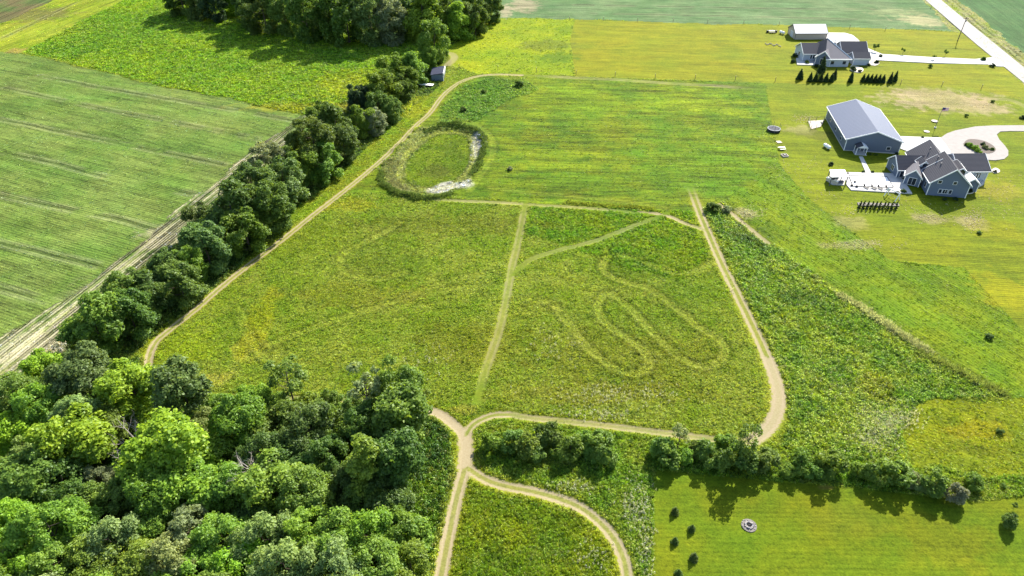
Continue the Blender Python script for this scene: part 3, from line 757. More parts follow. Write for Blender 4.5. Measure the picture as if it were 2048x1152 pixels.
# barn
bq = (109.26, 200.34, R(81.8), 24.43, 15.43, 3.9, 6.6)
barn = empty('barn', (bq[0], bq[1], 0), 'large blue-grey metal barn with a low gable roof beside the patio house', 'barn')
w = gable(barn, 'barn', bq, M_BARNWALL, M_BARNROOF, .5)
w('l', 3.6, 1.0, 2.6, 1.0, pane=M_GLASS, fr=M_BLUE); w('l', -4.6, 1.1, 1.0, .9); w('k', -7, 1.2, 1.0, .9); w('k', 0, 1.2, 1.0, .9); w('k', 7, 1.2, 1.0, .9); w('f', 8, 1.3, 1.2, 1.0)
w('l', 2.6, 0.05, 1.0, 2.0, 'door', M_WHITE, M_GREY)


def addp(root, nm, mb, mat, loc, rz):
    o = mb.build(nm, mat, root); o.location = (loc[0] - root.location.x, loc[1] - root.location.y, 0); o.rotation_euler = (0, 0, rz); return o


# barn entrance porch: little gable on four posts against the south wall (local x = -L/2)
mb = MB()
for sg in (-1, 1):
    pts = [(-15.0, 3.6 + sg * 1.6, 2.3), (-12.28, 3.6 + sg * 1.6, 2.3), (-12.28, 3.6, 3.1), (-15.0, 3.6, 3.1)]
    mb = MB().prism(pts if sg < 0 else pts[::-1], .12)
    addp(barn, 'porch_roof', mb, M_SLATE if sg > 0 else M_WHITE, bq[:2], bq[2])
addp(barn, 'porch_gable', MB().prism([(-14.98, 2.1, 2.3), (-14.98, 5.1, 2.3), (-14.98, 3.6, 3.08)][::-1], (.08, 0, 0)), M_WHITE, bq[:2], bq[2])
for y in (2.2, 5.0):
    for x in (-14.8, -12.6):
        addp(barn, 'porch_post', MB().box(x - .08, x + .08, y - .08, y + .08, 0, 2.28), M_WHITE, bq[:2], bq[2])
addp(barn, 'porch_floor', MB().box(-15.1, -12.25, 1.9, 5.3, 0, .24), M_CONC, bq[:2], bq[2])
addp(barn, 'foundation', MB().box(-12.28, 12.28, -7.78, 7.78, -.3, .26), M_CONC, bq[:2], bq[2])

# house beside the barn
hq = (117.2, 166.4, R(79), 10.4, 9.6, 3.9, 8.0)
h1 = empty('house', (hq[0], hq[1], 0), 'blue-grey house with several dark shingled gables beside the concrete patio', 'house')
w = gable(h1, 'south', hq, M_SIDING, M_SLATE, .4)
w('l', 2.7, 3.7, .8, .8); w('l', -1.0, 3.7, .8, .8)
w('l', 1.8, .9, .7, 1.1); w('l', .6, .9, 1.1, 1.1); w('l', -.7, .9, .7, 1.1)
w('k', 1.6, 1.0, 3.0, 2.2); w('k', -2.6, 1.1, .9, 1.4); w('f', -1, 1.2, 1.2, 1.4)
q2 = (127.3, 174.6, R(1), 8.2, 9.4, 3.3, 6.0)
w = gable(h1, 'east', q2, M_SIDING2, M_SLATE, .4)
w('f', 1.5, 1.0, 1.4, 1.5); w('r', 0, 1.0, 1.4, 1.5)
q3 = (114.0, 175.0, R(-2), 12.4, 6.6, 2.7, 5.2)
w = gable(h1, 'west', q3, M_SIDING, M_SLATE, .35)
w('l', 0, .9, 1.4, 1.4); w('f', -4.6, .3, 1.6, 2.0)
q4 = (117.9, 175.0, R(78), 12.0, 9.5, 3.0, 7.2)
gable(h1, 'north', q4, M_SIDING, M_SLATE, .35)
q5 = (111.3, 170.2, R(60), 6.4, 3.8, 2.8, 4.7)
w = gable(h1, 'garden', q5, M_SIDING, M_SHNG_LIT, .35)  # sunlit slope painted in by the paler shingle copy
w('l', 0, .3, 1.8, 2.0)
# wall dormer in the valley and the long dormer on the east slope
q6 = (113.6, 172.0, R(88), 2.6, 2.2, 4.6, 5.6)
w = gable(h1, 'dormer', q6, M_SIDING2, M_SLATE, .2); w('l', 0, 4.0, 1.0, 1.0)
q7 = (121.0, 167.6, R(79), 5.0, 2.0, 5.6, 6.3)
w = gable(h1, 'dormer', q7, M_GLASS, M_SLATE, .2)
q8 = (124.2, 165.4, R(80), 3.2, 3.2, 2.6, 3.9)
gable(h1, 'porch', q8, M_SIDING, M_WHITE, .3)
for px_ in (1951, 1946):
    x, y = g(px_, 364)
    addp(h1, 'porch_post', MB().box(x - .1, x + .1, y - .1, y + .1, 0, 2.5), M_WHITE, (0, 0), 0)
for dx_, dy_, z_ in ((-1.8, 0.5, 6.3), (-1.2, 3.6, 6.8), (-.4, 9.5, 6.6)):
    addp(h1, 'roof_vent', MB().tube([(0, 0, z_), (0, 0, z_ + .8)], .15, 8), M_GREY, (hq[0] + dx_, hq[1] + dy_), 0)

# far house
f0 = g(1680, 118)
h2 = empty('house', (f0[0], f0[1], 0), 'pale sided house with a big hipped dark grey roof by the white roofed shed', 'house')
w = gable(h2, 'west', (121.5, 275.0, R(0), 13.0, 9.0, 3.0, 5.6), M_SIDING2, M_SLATE, .4)
w('f', -3.4, .9, .6, 1.5); w('f', -2.4, .9, .6, 1.5); w('f', -1.4, .9, .6, 1.5); w('l', 0, .9, 1.4, 1.4)
w = gable(h2, 'east', (135.4, 275.5, R(-1), 9.6, 9.0, 3.0, 6.0), M_SIDING2, M_SLATE, .4)
w('r', 0, .1, 4.6, 2.2, 'garage_door', M_WHITE, M_WHITE)
gable(h2, 'garage', (136.0, 268.0, R(-1), 6.0, 5.0, 2.7, 4.2), M_SIDING2, M_SLATE, .3)
# main hipped roof
ap1 = (*g(1656, 72, 8.2), 8.2)
c = [(*g(1650, 119.5, 3.0), 3.0), (*g(1704, 119, 3.0), 3.0)]
bk = [(c[1][0] - .5, 279, 3.0), (c[0][0] - 1, 279, 3.0)]
mid = ((c[0][0] + c[1][0]) / 2 - 1.8, 273.5, 7.8)
o_ = h2.location


def loc_(p): return (p[0] - o_.x, p[1] - o_.y, p[2])


def facet(nm, pts, mat, th=.16):
    MB().prism([loc_(p) for p in pts], th).build(nm, mat, h2)


facet('roof', [c[0], c[1], mid], M_SHNG_LIT); facet('roof', [c[1], bk[0], mid], M_SLATE); facet('roof', [bk[0], bk[1], mid], M_SLATE); facet('roof', [bk[1], c[0], mid], M_SLATE)  # first facet: sunlight on the south slope painted as paler shingles
mb = MB()
mb.tube([loc_((c[1][0], c[1][1], 3.15)), loc_((mid[0], mid[1], mid[2] + .22))], .17, 4)
mb.build('ridge_cap', M_WHITE, h2)
mb = MB()
wx0, wx1, wy0, wy1 = c[0][0] + .7, c[1][0] - .7, c[0][1] + .7, 278.5
mb.box(wx0 - o_.x, wx1 - o_.x, wy0 - o_.y, wy1 - o_.y, 0, 2.95).build('wall', M_SIDING2, h2)
MB().box(c[0][0] - o_.x, c[1][0] - o_.x, c[0][1] - .1 - o_.y, c[0][1] + .1 - o_.y, 2.85, 3.2).build('gutter', M_WHITE, h2)
for u in (2.2, 6.8):
    MB().box(wx0 + u - o_.x, wx0 + u + 1.2 - o_.x, wy0 - .06 - o_.y, wy0 + .02 - o_.y, 1.0, 2.2).build('window', M_GLASS, h2)
# cross gable, its sunlight from the east put into a paler shingle colour
w = gable(h2, 'garden', (123.2, 268.6, R(55), 8.5, 5.4, 3.0, 5.4), M_SIDING, M_SHNG_LIT, .35)
w('l', 0, .5, 2.0, 2.0)
for dx_, dy_ in ((-2.0, 2.0), (-4.0, .5)):
    MB().tube([(dx_, dy_ + 2, 4.5), (dx_, dy_ + 2, 6.6)], .16, 8).build('roof_vent', M_WHITE, h2)

sh = (127.8, 302.6, R(0.8), 13.4, 8.8, 2.6, 5.0)
bs = empty('shed', (sh[0], sh[1], 0), 'long beige storage building with a bright white roof by the field edge', 'shed')
w = gable(bs, 'shed', sh, M_BEIGE, M_WROOF, .3, M_GREY); w('l', 0, .1, 2.6, 2.2, 'door', M_WHITE, M_SIDING2)

# run-in shed by the trail: mono-pitch, open to the east
a0 = g(858, 165); sx0, sx1, sy0, sy1 = -29.7, -25.4, 248.0, 255.4
t = empty('shed', (sx0, sy0, 0), 'small slate-blue lean-to shed with an open white framed front beside the looping trail', 'shed')
lo = (-sx0, -sy0)


def sp_(nm, mb, mat): o = mb.build(nm, mat, t); o.location = (-sx0, -sy0, 0); return o


sp_('wall', MB().box(sx0, sx1, sy0, sy0 + .12, 0, 2.55), M_SHEDW)
sp_('wall', MB().box(sx0, sx0 + .12, sy0 + .12, sy1 - .12, 0, 2.2), M_SHEDW)
sp_('wall', MB().box(sx0, sx1, sy1 - .12, sy1, 0, 2.55), M_SHEDW)
sp_('roof', MB().prism([(sx0 - .3, sy0 - .3, 2.3), (sx1 + .4, sy0 - .3, 3.0), (sx1 + .4, sy1 + .3, 3.0), (sx0 - .3, sy1 + .3, 2.3)], .15), M_SHEDR)
sp_('header_board', MB().box(sx1 + .02, sx1 + .42, sy0 - .32, sy1 + .32, 2.5, 3.12), M_WHITE)
for y in (sy0 + .1, (sy0 + sy1) / 2, sy1 - .1):
    sp_('post', MB().box(sx1 - .02, sx1 + .2, y - .13, y + .13, 0, 2.5), M_WHITE)
tx, ty = g(853, 172)
t = empty('flatbed_trailer', (tx, ty, 0), 'low white flatbed trailer parked below the lean-to shed', 'trailer', rz=R(-12))
MB().box(-2.6, 2.6, -.9, .9, .55, .68).build('deck', M_WHITE, t)
MB().box(-2.5, 2.5, -.7, .7, .42, .55).build('frame', M_BLACK, t)
for y in (-.95, .95):
    for x in (-.45, .45):
        MB().tube([(x, y - .1, .33), (x, y + .1, .33)], .33, 12).build('wheel', M_BLACK, t)
MB().tube([(2.6, .4, .5), (3.6, 0, .5), (2.6, -.4, .5)], .05, 4).build('hitch', M_BLACK, t)

# ------------------------------------------------------------------ yard things
x, y = g(1664, 355); px4 = [(*g(1659, 340, 2.6), 2.6), (*g(1689, 340, 2.6), 2.6), (*g(1697, 354, 2.6), 2.6), (*g(1663, 355, 2.6), 2.6)]
t = empty('pergola', (x, y, 0), 'white flat canopy over the sitting area at the west end of the patio', 'canopy')
MB().prism([(p[0] - x, p[1] - y, p[2]) for p in reversed(px4)], .14).build('canopy', M_WHITE, t)
for p in px4:
    cxm = sum(k[0] for k in px4) / 4; cym = sum(k[1] for k in px4) / 4
    u, v = p[0] + (cxm - p[0]) * .05 - x, p[1] + (cym - p[1]) * .05 - y
    MB().box(u - .09, u + .09, v - .09, v + .09, 0, 2.6).build('post', M_GREY, t)
slab('sitting_terrace', [(1660, 350), (1692, 352), (1688, 371), (1664, 370), (1654, 362)], .2, M_CONC)
for (px_, py_, rz, lb) in ((1667, 357, .2, 'dark sofa at the north end of the sitting terrace'), (1676, 366, .0, 'dark sofa along the south side of the sitting terrace')):
    x, y = g(px_, py_)
    t = empty('sofa', (x, y, .2), lb, 'sofa', 'sofas on the terrace', rz)
    MB().box(-1.1, 1.1, -.4, .4, .12, .42).build('seat', M_BLACK, t); MB().box(-1.1, 1.1, -.55, -.4, .12, .85).build('backrest', M_GREY, t)
    for s in (-1, 1): MB().box(s * 1.2 - .1, s * 1.2 + .1, -.5, .4, .12, .6).build('armrest', M_GREY, t)
x, y = g(1663, 366)
t = empty('outdoor_kitchen', (x, y, .2), 'low pale stone counter curving round the corner of the sitting terrace', 'counter', rz=R(-50))
MB().box(-1.6, 1.6, -.35, .35, 0, .9).build('base', M_STONE, t); MB().box(-1.7, 1.7, -.42, .42, .9, .98).build('counter_top', M_WHITE, t); MB().box(-.4, .4, -.3, .3, .98, 1.3).build('grill', M_BLACK, t)
ords = ['first', 'second', 'third', 'fourth', 'fifth', 'sixth', 'seventh', 'eighth', 'ninth', 'tenth', 'eleventh', 'twelfth']


def lounge(px_, py_, lb, rz=R(-60)):
    x, y = g(px_, py_)
    t = empty('lounge_chair', (x, y, .23), lb, 'lounge chair', 'lounge chairs on the patio edge', rz)
    MB().box(-.5, .75, -.3, .3, .26, .36).build('seat', M_BLACK, t)
    MB().prism([(-.5, -.3, .34), (-.5, .3, .34), (-1.0, .3, .85), (-1.0, -.3, .85)], (0.06, 0, .08)).build('backrest', M_BLACK, t)
    for sx in (-.4, .65):
        for sy in (-.26, .26): MB().box(sx - .03, sx + .03, sy - .03, sy + .03, 0, .26).build('leg', M_GREY, t)


for i, (px_, py_) in enumerate([(1731, 377), (1746.5, 378.5), (1759.5, 379), (1775, 380)]):
    lounge(px_, py_, f'dark lounge chair on the south edge of the pool patio, {ords[i]} from the left')


def lathe_planter(px_, py_, lb, r=.35, gz=.2):
    x, y = g(px_, py_)
    t = empty('planter', (x, y, gz), lb, 'planter')
    MB().disc(0, 0, 0, .45, r, 12).build('pot', M_BLACK, t)
    return t


for px_, py_, lb in ((1703, 373, 'black pot at the lower left corner of the pool patio'), (1709, 366, 'black pot just inside the left end of the pool patio'), (1713, 375, 'black pot between the lower left patio corner and the first lounge chair'),
                     (1694, 349, 'black pot between the white canopy and the pool')):
    lathe_planter(px_, py_, lb)
# swing set in white timber
x, y = g(1783, 396)
t = empty('swing_set', (x, y, 0), 'white timber swing frame on the lawn between patio and arborvitae row', 'swing set', rz=R(-62))
MB().tube([(-1.9, 0, 2.1), (1.9, 0, 2.1)], .14, 6).build('top_beam', M_WHITE, t)
for sx in (-1.7, 1.7):
    for sy in (-.9, .9): MB().tube([(sx, sy, 0), (sx, 0, 2.1)], .12, 6).build('leg', M_WHITE, t)
for sx in (-.7, .7):
    s_ = MB().box(sx - .25, sx + .25, -.12, .12, .5, .55).build('swing_seat', M_BLACK, t)
    for u in (-.2, .2): MB().tube([(sx + u, 0, .55), (sx + u, 0, 2.05)], .015, 4).build('chain', M_GREY, s_)
# trampoline
M_MAT = plain('trampoline_mat', (0.05, 0.05, 0.06), 0.9); M_RIM = plain('trampoline_rim', (0.26, 0.27, 0.29), 0.8)
x, y = g(1547, 262)
t = empty('trampoline', (x, y, 0), 'round trampoline with pale rim and dark net skirt on the lawn edge', 'trampoline')
n = 24; rr = 2.05


def ring(r0, r1, z0, z1, n=24):
    mb = MB(); V = []
    for k in range(n):
        a = 2 * math.pi * k / n; ca, sa = math.cos(a), math.sin(a)
        V += [(r0 * ca, r0 * sa, z0), (r1 * ca, r1 * sa, z0), (r1 * ca, r1 * sa, z1), (r0 * ca, r0 * sa, z1)]
    mb.v = V
    for k in range(n):
        j = (k + 1) % n
        for a, b in ((0, 1), (1, 2), (2, 3), (3, 0)): mb.f.append([4 * k + a, 4 * j + a, 4 * j + b, 4 * k + b])
    return mb


MB().disc(0, 0, .84, .87, 1.78, 24).build('jumping_mat', M_MAT, t)
ring(1.78, rr, .84, .93).build('rim_pad', M_RIM, t)
ring(1.98, 2.0, .12, .84).build('skirt', M_BLACK, t)
for k in range(6):
    a = k * math.pi / 3 + .3
    MB().tube([(rr * math.cos(a), rr * math.sin(a), 0), (rr * math.cos(a), rr * math.sin(a), 2.5)], .05, 6).build('net_pole', M_GREY, t)
for k in range(4):
    a = k * math.pi / 2 + .1
    MB().tube([(1.9 * math.cos(a), 1.9 * math.sin(a), 0), (1.9 * math.cos(a), 1.9 * math.sin(a), .84)], .05, 6).build('leg', M_GREY, t)


def tank(px_, py_, lb, rz):
    x, y = g(px_, py_)
    t = empty('propane_tank', (x, y, .0), lb, 'tank', None, rz)
    L = 1.1; pr_ = [(-L - .35, .12), (-L - .22, .38), (-L, .5), (L, .5), (L + .22, .38), (L + .35, .12)]
    MB().tube([(a, 0, .78) for a, _ in pr_], [b for _, b in pr_], 14).build('tank_body', M_WHITE, t)
    MB().disc(0, 0, 1.26, 1.42, .16, 10).build('valve_dome', M_GREY, t)
    for s in (-.8, .8): MB().box(s - .1, s + .1, -.35, .35, 0, .34).build('foot', M_GREY, t)


tank(1653, 297, 'white propane tank on the lawn west of the barn', R(110))
tank(1563.5, 68, 'white propane tank on the lawn left of the white roofed shed', R(115))
# small things in a row below the trampoline
x, y = g(1557.5, 285)
t = empty('wooden_platform', (x, y, 0), 'square pale wooden platform just below the trampoline', 'platform', rz=R(10))
for k in range(6): MB().box(-.75, .75, -.75 + k * .25, -.53 + k * .25, .18, .24).build('plank', M_STONE, t)
MB().box(-.7, .7, -.7, .72, 0, .18).build('frame', M_WOOD, t)
x, y = g(1563, 299)
t = empty('picnic_table', (x, y, 0), 'pale picnic table between the wooden platform and the sandbox', 'picnic table', rz=R(10))
MB().box(-.9, .9, -.38, .38, .7, .76).build('table_top', M_WHITE, t)
for s in (-1, 1): MB().box(-.9, .9, s * .75 - .14, s * .75 + .14, .42, .47).build('bench', M_WHITE, t)
for sx in (-.65, .65):
    for s in (-1, 1): MB().tube([(sx, s * .7, 0), (sx, s * .15, .7)], .05, 4).build('leg', M_WOOD, t)
x, y = g(1569, 312)
t = empty('sandbox', (x, y, 0), 'square wooden box with a dark middle, lowest of the row below the trampoline', 'sandbox', rz=R(10))
for s in (-1, 1):
    MB().box(-.85, .85, s * .8 - .07, s * .8 + .07, 0, .4).build('side_board', M_STONE, t); MB().box(s * .8 - .07, s * .8 + .07, -.72, .72, 0, .4).build('side_board', M_STONE, t)
MB().box(-.73, .73, -.73, .73, 0, .15).build('filling', M_MULCH, t); MB().box(-.3, .25, -.3, .2, .15, .5).build('bucket', M_GREY, t)
# fenced pen left of the barn
x, y = g(1634, 248)
t = empty('dog_pen', (x, y, 0), 'fenced pen of pale gravel against the left side of the barn', 'pen')
pn = [(g(*p)[0] - x, g(*p)[1] - y) for p in ((1616, 243), (1648, 241), (1642, 254), (1622, 259))]
MB().prism([(a, b, -.1) for a, b in reversed(pn)], .3).build('gravel_bed', M_STONE, t)
for i in range(4):
    a, b = pn[i], pn[(i + 1) % 4]
    for k in (0, .5):
        u, v = a[0] + (b[0] - a[0]) * k, a[1] + (b[1] - a[1]) * k
        MB().tube([(u, v, 0), (u, v, 1.5)], .06, 5).build('post', M_GREY, t)
    for z in (.5, 1.0, 1.45): MB().tube([(*a, z), (*b, z)], .03, 4).build('rail', M_GREY, t)
# flagpole
x, y = g(1870, 256)
t = empty('flagpole', (x, y, 0), 'tall thin flagpole flying a striped flag on the lawn above the driveway', 'flagpole')
MB().tube([(0, 0, 0), (0, 0, 7.0)], [.09, .05], 8).build('pole', M_GREY, t)
MB().disc(0, 0, 0, .35, .35, 12).build('base', M_CONC, t)
fl = MB().box(.06, 2.0, -.02, .02, 5.6, 6.8).build('flag', M_WHITE, t)
for k in range(4): MB().box(.07, 2.01, -.035, .035, 5.65 + k * .32, 5.80 + k * .32).build('stripe', M_RED, fl)
MB().box(.05, .95, -.05, .05, 6.15, 6.82).build('canton', M_BLUE, fl)
x, y = g(1869, 243)
tag(MB().disc(0, 0, 0, .12, 1.0, 14).build('planting_ring', M_STONE), 'pale round stone ring on the lawn just above the flagpole foot', 'stone ring').location = (x, y, .12)
x, y = g(1853, 264)
tag(MB().disc(0, 0, 0, .12, .9, 7).build('stone_slab', M_STONE), 'pale stone patch between the flagpole foot and the driveway', 'stone slab').location = (x, y, .12)
# utility pole
x, y = g(1915, 82)
t = empty('utility_pole', (x, y, 0), 'tall wooden utility pole leaning slightly beside the country road', 'utility pole')
MB().tube([(0, 0, 0), (.1, 0, 9.9)], [.19, .12], 8).build('pole', M_BARK, t)
MB().box(-1.1, 1.1, -.06, .06, 9.1, 9.25).build('crossarm', M_BARK, t)
for s in (-1.0, -.3, .4, 1.0): MB().tube([(s, 0, 9.25), (s, 0, 9.5)], .06, 6).build('insulator', M_GREY, t)
MB().tube([(.32, 0, 7.9), (.32, 0, 8.8)], .22, 8).build('transformer', M_GREY, t)
# fence posts
FP1 = [(918, 137.5), (996, 140.5), (1073, 144.5), (1152, 150), (1230, 153), (1310, 157), (1390, 158.5), (1470, 161), (1550, 163.5), (1801, 168.5), (1883, 173), (1962, 178.5)]
FP2 = [(1139, 40.5), (1207, 41.5), (1275, 43), (1346, 45), (1415, 46.5), (1487, 48), (1558, 50.5), (1699, 57), (1770, 62), (1861, 18)]
post_me = MB().tube([(0, 0, -.3), (0, 0, 1.75)], [.10, .085], 7).mesh('post'); post_me.materials.append(M_WOOD)
cap_me = MB().disc(0, 0, 1.75, 1.8, .11, 8).mesh('cap'); cap_me.materials.append(M_STONE)
for i, p in enumerate(FP1):
    x, y = g(*p)
    nm = ord_lab = ords[i]
    t = empty('fence_post', (x, y, 0), f'weathered fence post on the near paddock fence line, {nm} from the left', 'fence post', 'posts of the near paddock fence', i * .7)
    link('post', post_me, t); link('cap', cap_me, t)
for i, p in enumerate(FP2[:-1]):
    x, y = g(*p)
    t = empty('fence_post', (x, y, 0), f'weathered fence post along the back crop field edge, {ords[i]} from the left', 'fence post', 'posts along the back field edge', i * .7)
    link('post', post_me, t); link('cap', cap_me, t)
x, y = g(*FP2[-1])
t = empty('fence_post', (x, y, 0), 'lone short post at the top left edge of the country road', 'fence post', None)
link('post', post_me, t); link('cap', cap_me, t)
# fire pit on the lower lawn
x, y = g(1498, 1051)
t = empty('fire_pit', (x, y, 0), 'stone ringed fire pit with charred logs on the lower lawn', 'fire pit'); t.scale = (.85, .85, .85)
rnd = random.Random(3)
M_ASHG = plain('ashy_gravel', (0.17, 0.15, 0.13), 0.95, 0.5, 3.0, 0.5)
MB().disc(0, 0, -.2, .07, 1.35, 18).build('gravel_bed', M_ASHG, t)
st_me = []
M_PST = plain('fire_ring_stone', (0.26, 0.235, 0.21), 0.9, 0.4, 3.0, 0.4)
for k in range(3):
    mb = MB(); mb.prism([((.16 + rnd.random() * .08) * math.cos(a), (.16 + rnd.random() * .08) * math.sin(a), 0) for a in [j * math.pi / 3 for j in range(6)]], .26)
    me = mb.mesh('stone'); me.materials.append(M_PST if k else M_GREY); st_me.append(me)
for k in range(13):
    a = 2 * math.pi * k / 13
    o = link('stone', st_me[k % 3], t); o.location = (.62 * math.cos(a), .62 * math.sin(a), .06); o.rotation_euler = (rnd.uniform(-.2, .2), rnd.uniform(-.2, .2), a + rnd.random())
for k in range(22):
    a = rnd.random() * 6.28; r0 = rnd.uniform(.85, 1.45)
    o = link('stone', st_me[k % 3], t); o.location = (r0 * math.cos(a), r0 * math.sin(a), .04); o.scale = (.55, .55, .45); o.rotation_euler = (0, 0, rnd.random() * 6)
MB().disc(0, 0, .07, .12, .48, 12).build('ash_bed', M_BLACK, t)
for a in (.3, 1.6, 2.6): MB().tube([(-.4 * math.cos(a), -.4 * math.sin(a), .2), (.4 * math.cos(a), .4 * math.sin(a), .24)], .07, 6).build('log', M_BLACK, t)
# picnic set at the far house
x, y = g(1543, 65)
t = empty('patio_set', (x, y, 0), 'dark and white garden table with benches on the lawn left of the shed', 'garden table')
MB().box(-1.3, 1.3, -.5, .5, .7, .8).build('table_top', M_WHITE, t)
for s in (-1, 1): MB().box(-1.3, 1.3, s * 1.3 - .3, s * 1.3 + .3, .4, .5).build('bench', M_BLACK, t)
for sx in (-1, 1):
    for s in (-1, 1): MB().tube([(sx, s * 1.1, 0), (sx, s * .2, .7)], .06, 4).build('leg', M_WOOD, t)
    MB().box(sx * 1.9 - .35, sx * 1.9 + .35, -.4, .4, 0, .9).build('end_seat', M_BLACK, t)
t = empty('stone_edging', (*g(1546, 91), 0), 'short curved row of pale stones on the lawn below the garden table', 'stones')
for k in range(12):
    x, y = g(1531 + k * 2.7, 88 + 4.5 * (k / 12) + 1.6 * math.sin(k * 1.3))
    o = link('stone', st_me[1], t); o.location = (x - t.location.x, y - t.location.y, .02); o.scale = (1.3, 1.2, 1.3); o.rotation_euler = (0, 0, k)

# ------------------------------------------------------------------ trees and shrubs
def crown_mesh(seed, Rr, H, base, nl, n, leaf, lobe=(.28, .46), up=.8, taper=0.0, fill=.15, cone=False):
    rs = np.random.RandomState(seed)
    zc = (H + base) / 2; rz = (H - base) / 2
    th = rs.rand(nl) * 2 * np.pi; zz = rs.uniform(-.85, .95, nl); f = rs.uniform(.42, .88, nl)
    rr = np.sqrt(1 - zz ** 2) * (1 - taper * (zz * .5 + .5))
    C = np.stack([rr * np.cos(th) * Rr * f, rr * np.sin(th) * Rr * f, zc + zz * rz * (f + .08)], 1)
    lr = rs.uniform(*lobe, nl) * Rr * (1 - taper * .5 * (zz * .5 + .5))
    C[:, 2] = np.clip(C[:, 2], base + lr * .5, H - lr * .75)
    if cone:
        q_ = (np.arange(nl) + .5) / nl; ph = np.arange(nl) * 2.4
        wr = Rr * (1 - q_) ** .85
        C = np.stack([wr * .55 * np.cos(ph), wr * .55 * np.sin(ph), base + .12 * H + q_ * (H * .84 - base)], 1)
        lr = wr * .55 + .06
    w = lr ** 2; L = rs.choice(nl, n, p=w / w.sum())
    D = rs.normal(size=(n, 3)); D /= np.linalg.norm(D, axis=1)[:, None]
    out = C[L] - np.array([0, 0, zc]); out /= np.linalg.norm(out, axis=1)[:, None] + 1e-6
    D = D + out * .55 + np.array([0, 0, .3]); D /= np.linalg.norm(D, axis=1)[:, None]
    # each lobe is itself made of a few tufts
    tuft = vn(D[:, 0] * 3.1 + L * 7.7, D[:, 1] * 3.1 + D[:, 2] * 2.3, 1.0, 5)
    rad = lr[L] * (rs.uniform(.62, 1.1, n) + (tuft - .5) * .75)
    inner = rs.rand(n) < fill; rad[inner] *= rs.uniform(.3, .8, inner.sum())
    P = C[L] + D * rad[:, None] * np.array([1, 1, .82])
    Nn = D * .55 + np.array([0, 0, up]) + rs.normal(size=(n, 3)) * .55
    Nn /= np.linalg.norm(Nn, axis=1)[:, None]
    t = np.cross(Nn, rs.normal(size=(n, 3))); t /= np.linalg.norm(t, axis=1)[:, None] + 1e-6
    b = np.cross(Nn, t)
    s = (leaf * rs.uniform(.55, 1.35, n))[:, None]
    V = np.stack([P + t * s, P + b * s * .62 + Nn * s * .22, P - t * s, P - b * s * .62 + Nn * s * .22], 1).reshape(-1, 3)
    V[:, 2] = np.maximum(V[:, 2], .03)
    F = np.arange(4 * n).reshape(n, 4)
    v = np.clip(.30 * rs.rand(nl)[L] + .25 * tuft + .45 * rs.rand(n), 0, 1)
    me = np_mesh('crown', V, F, {'v': ('FLOAT', np.repeat(v, 4))})
    me.materials.append(M_LEAF)
    return me, C, lr


def trunk_mesh(seed, H, base, r0, C, lean=0.0, limbs=8, top=.8):
    rnd = random.Random(seed)
    mb = MB(); pts = []; rad = []
    n = 6
    for i in range(n):
        t = i / (n - 1); pts.append((rnd.uniform(-.1, .1) * i * .6 + lean * t, rnd.uniform(-.1, .1) * i * .6, -.2 + H * top * t)); rad.append(r0 * (1 - .75 * t) * (1.35 if i == 0 else 1))
    mb.tube(pts, rad, 8)
    order = sorted(range(len(C)), key=lambda k: C[k][2])
    for k in order[:: max(1, len(C) // limbs)][:limbs]:
        c = C[k]; z0 = max(base * .6, .6, min(c[2] - 1.2, H * top * .9)); i = min(n - 2, int(z0 / (H * top) * (n - 1)))
        p0 = Vector(pts[i]).lerp(Vector(pts[i + 1]), z0 / (H * top) * (n - 1) - i)
        m = p0.lerp(Vector(c), .5) + Vector((0, 0, -.15 * H * .1))
        mb.tube([p0, m, tuple(c)], [r0 * .36, r0 * .22, r0 * .08], 5)
    me = mb.mesh('trunk'); me.materials.append(M_BARK); return me


KIND = {}


def make_kind(key, seed, Rr, H, base, nl, n, leaf, r0=.22, **kw):
    lm = kw.pop('limbs', 7)
    me, C, lr = crown_mesh(seed, Rr, H, base, nl, n, leaf, **kw)
    KIND[key] = (me, trunk_mesh(seed, H, base, r0, C, limbs=lm), Rr, H, base)


make_kind('b0', 11, 5.0, 12.0, 2.0, 34, 17000, .24, lobe=(.24, .40))
make_kind('b1', 12, 5.0, 12.5, 2.2, 42, 17000, .22, lobe=(.2, .36))
make_kind('b2', 13, 5.0, 11.5, 1.8, 26, 17000, .26, lobe=(.28, .46))
make_kind('b3', 14, 5.0, 13.0, 2.4, 50, 18000, .20, lobe=(.17, .32))
make_kind('b4', 15, 5.0, 12.0, 1.6, 30, 16000, .25, lobe=(.25, .42))
make_kind('e0', 16, 5.0, 11.5, -2.4, 40, 19000, .24, lobe=(.2, .38))
make_kind('e1', 17, 5.0, 12.5, -2.4, 50, 19000, .22, lobe=(.17, .34))
make_kind('e2', 18, 5.0, 11.0, -2.4, 34, 19000, .26, lobe=(.24, .42))
EDGE = {'b0': 'e0', 'b1': 'e1', 'b2': 'e2', 'b3': 'e1', 'b4': 'e0'}
make_kind('c0', 21, 3.4, 12.0, 1.4, 30, 14000, .22, lobe=(.3, .5), taper=.25)
make_kind('c1', 22, 3.2, 12.5, 1.2, 34, 14000, .2, lobe=(.26, .46), taper=.45)
make_kind('u0', 31, 2.0, 3.4, .15, 16, 5200, .17, .08, lobe=(.3, .5), limbs=5)
make_kind('u1', 32, 2.0, 3.0, .1, 20, 5200, .16, .08, lobe=(.26, .44), limbs=5)
make_kind('u2', 33, 2.0, 3.8, .1, 14, 5200, .18, .08, lobe=(.32, .54), limbs=5)
make_kind('s0', 41, 3.4, 12.0, 3.4, 22, 2600, .22, .2, lobe=(.2, .34), limbs=18, fill=.1)
make_kind('s1', 42, 2.6, 12.5, 4.0, 18, 1500, .22, .16, lobe=(.2, .34), limbs=16, fill=.1)
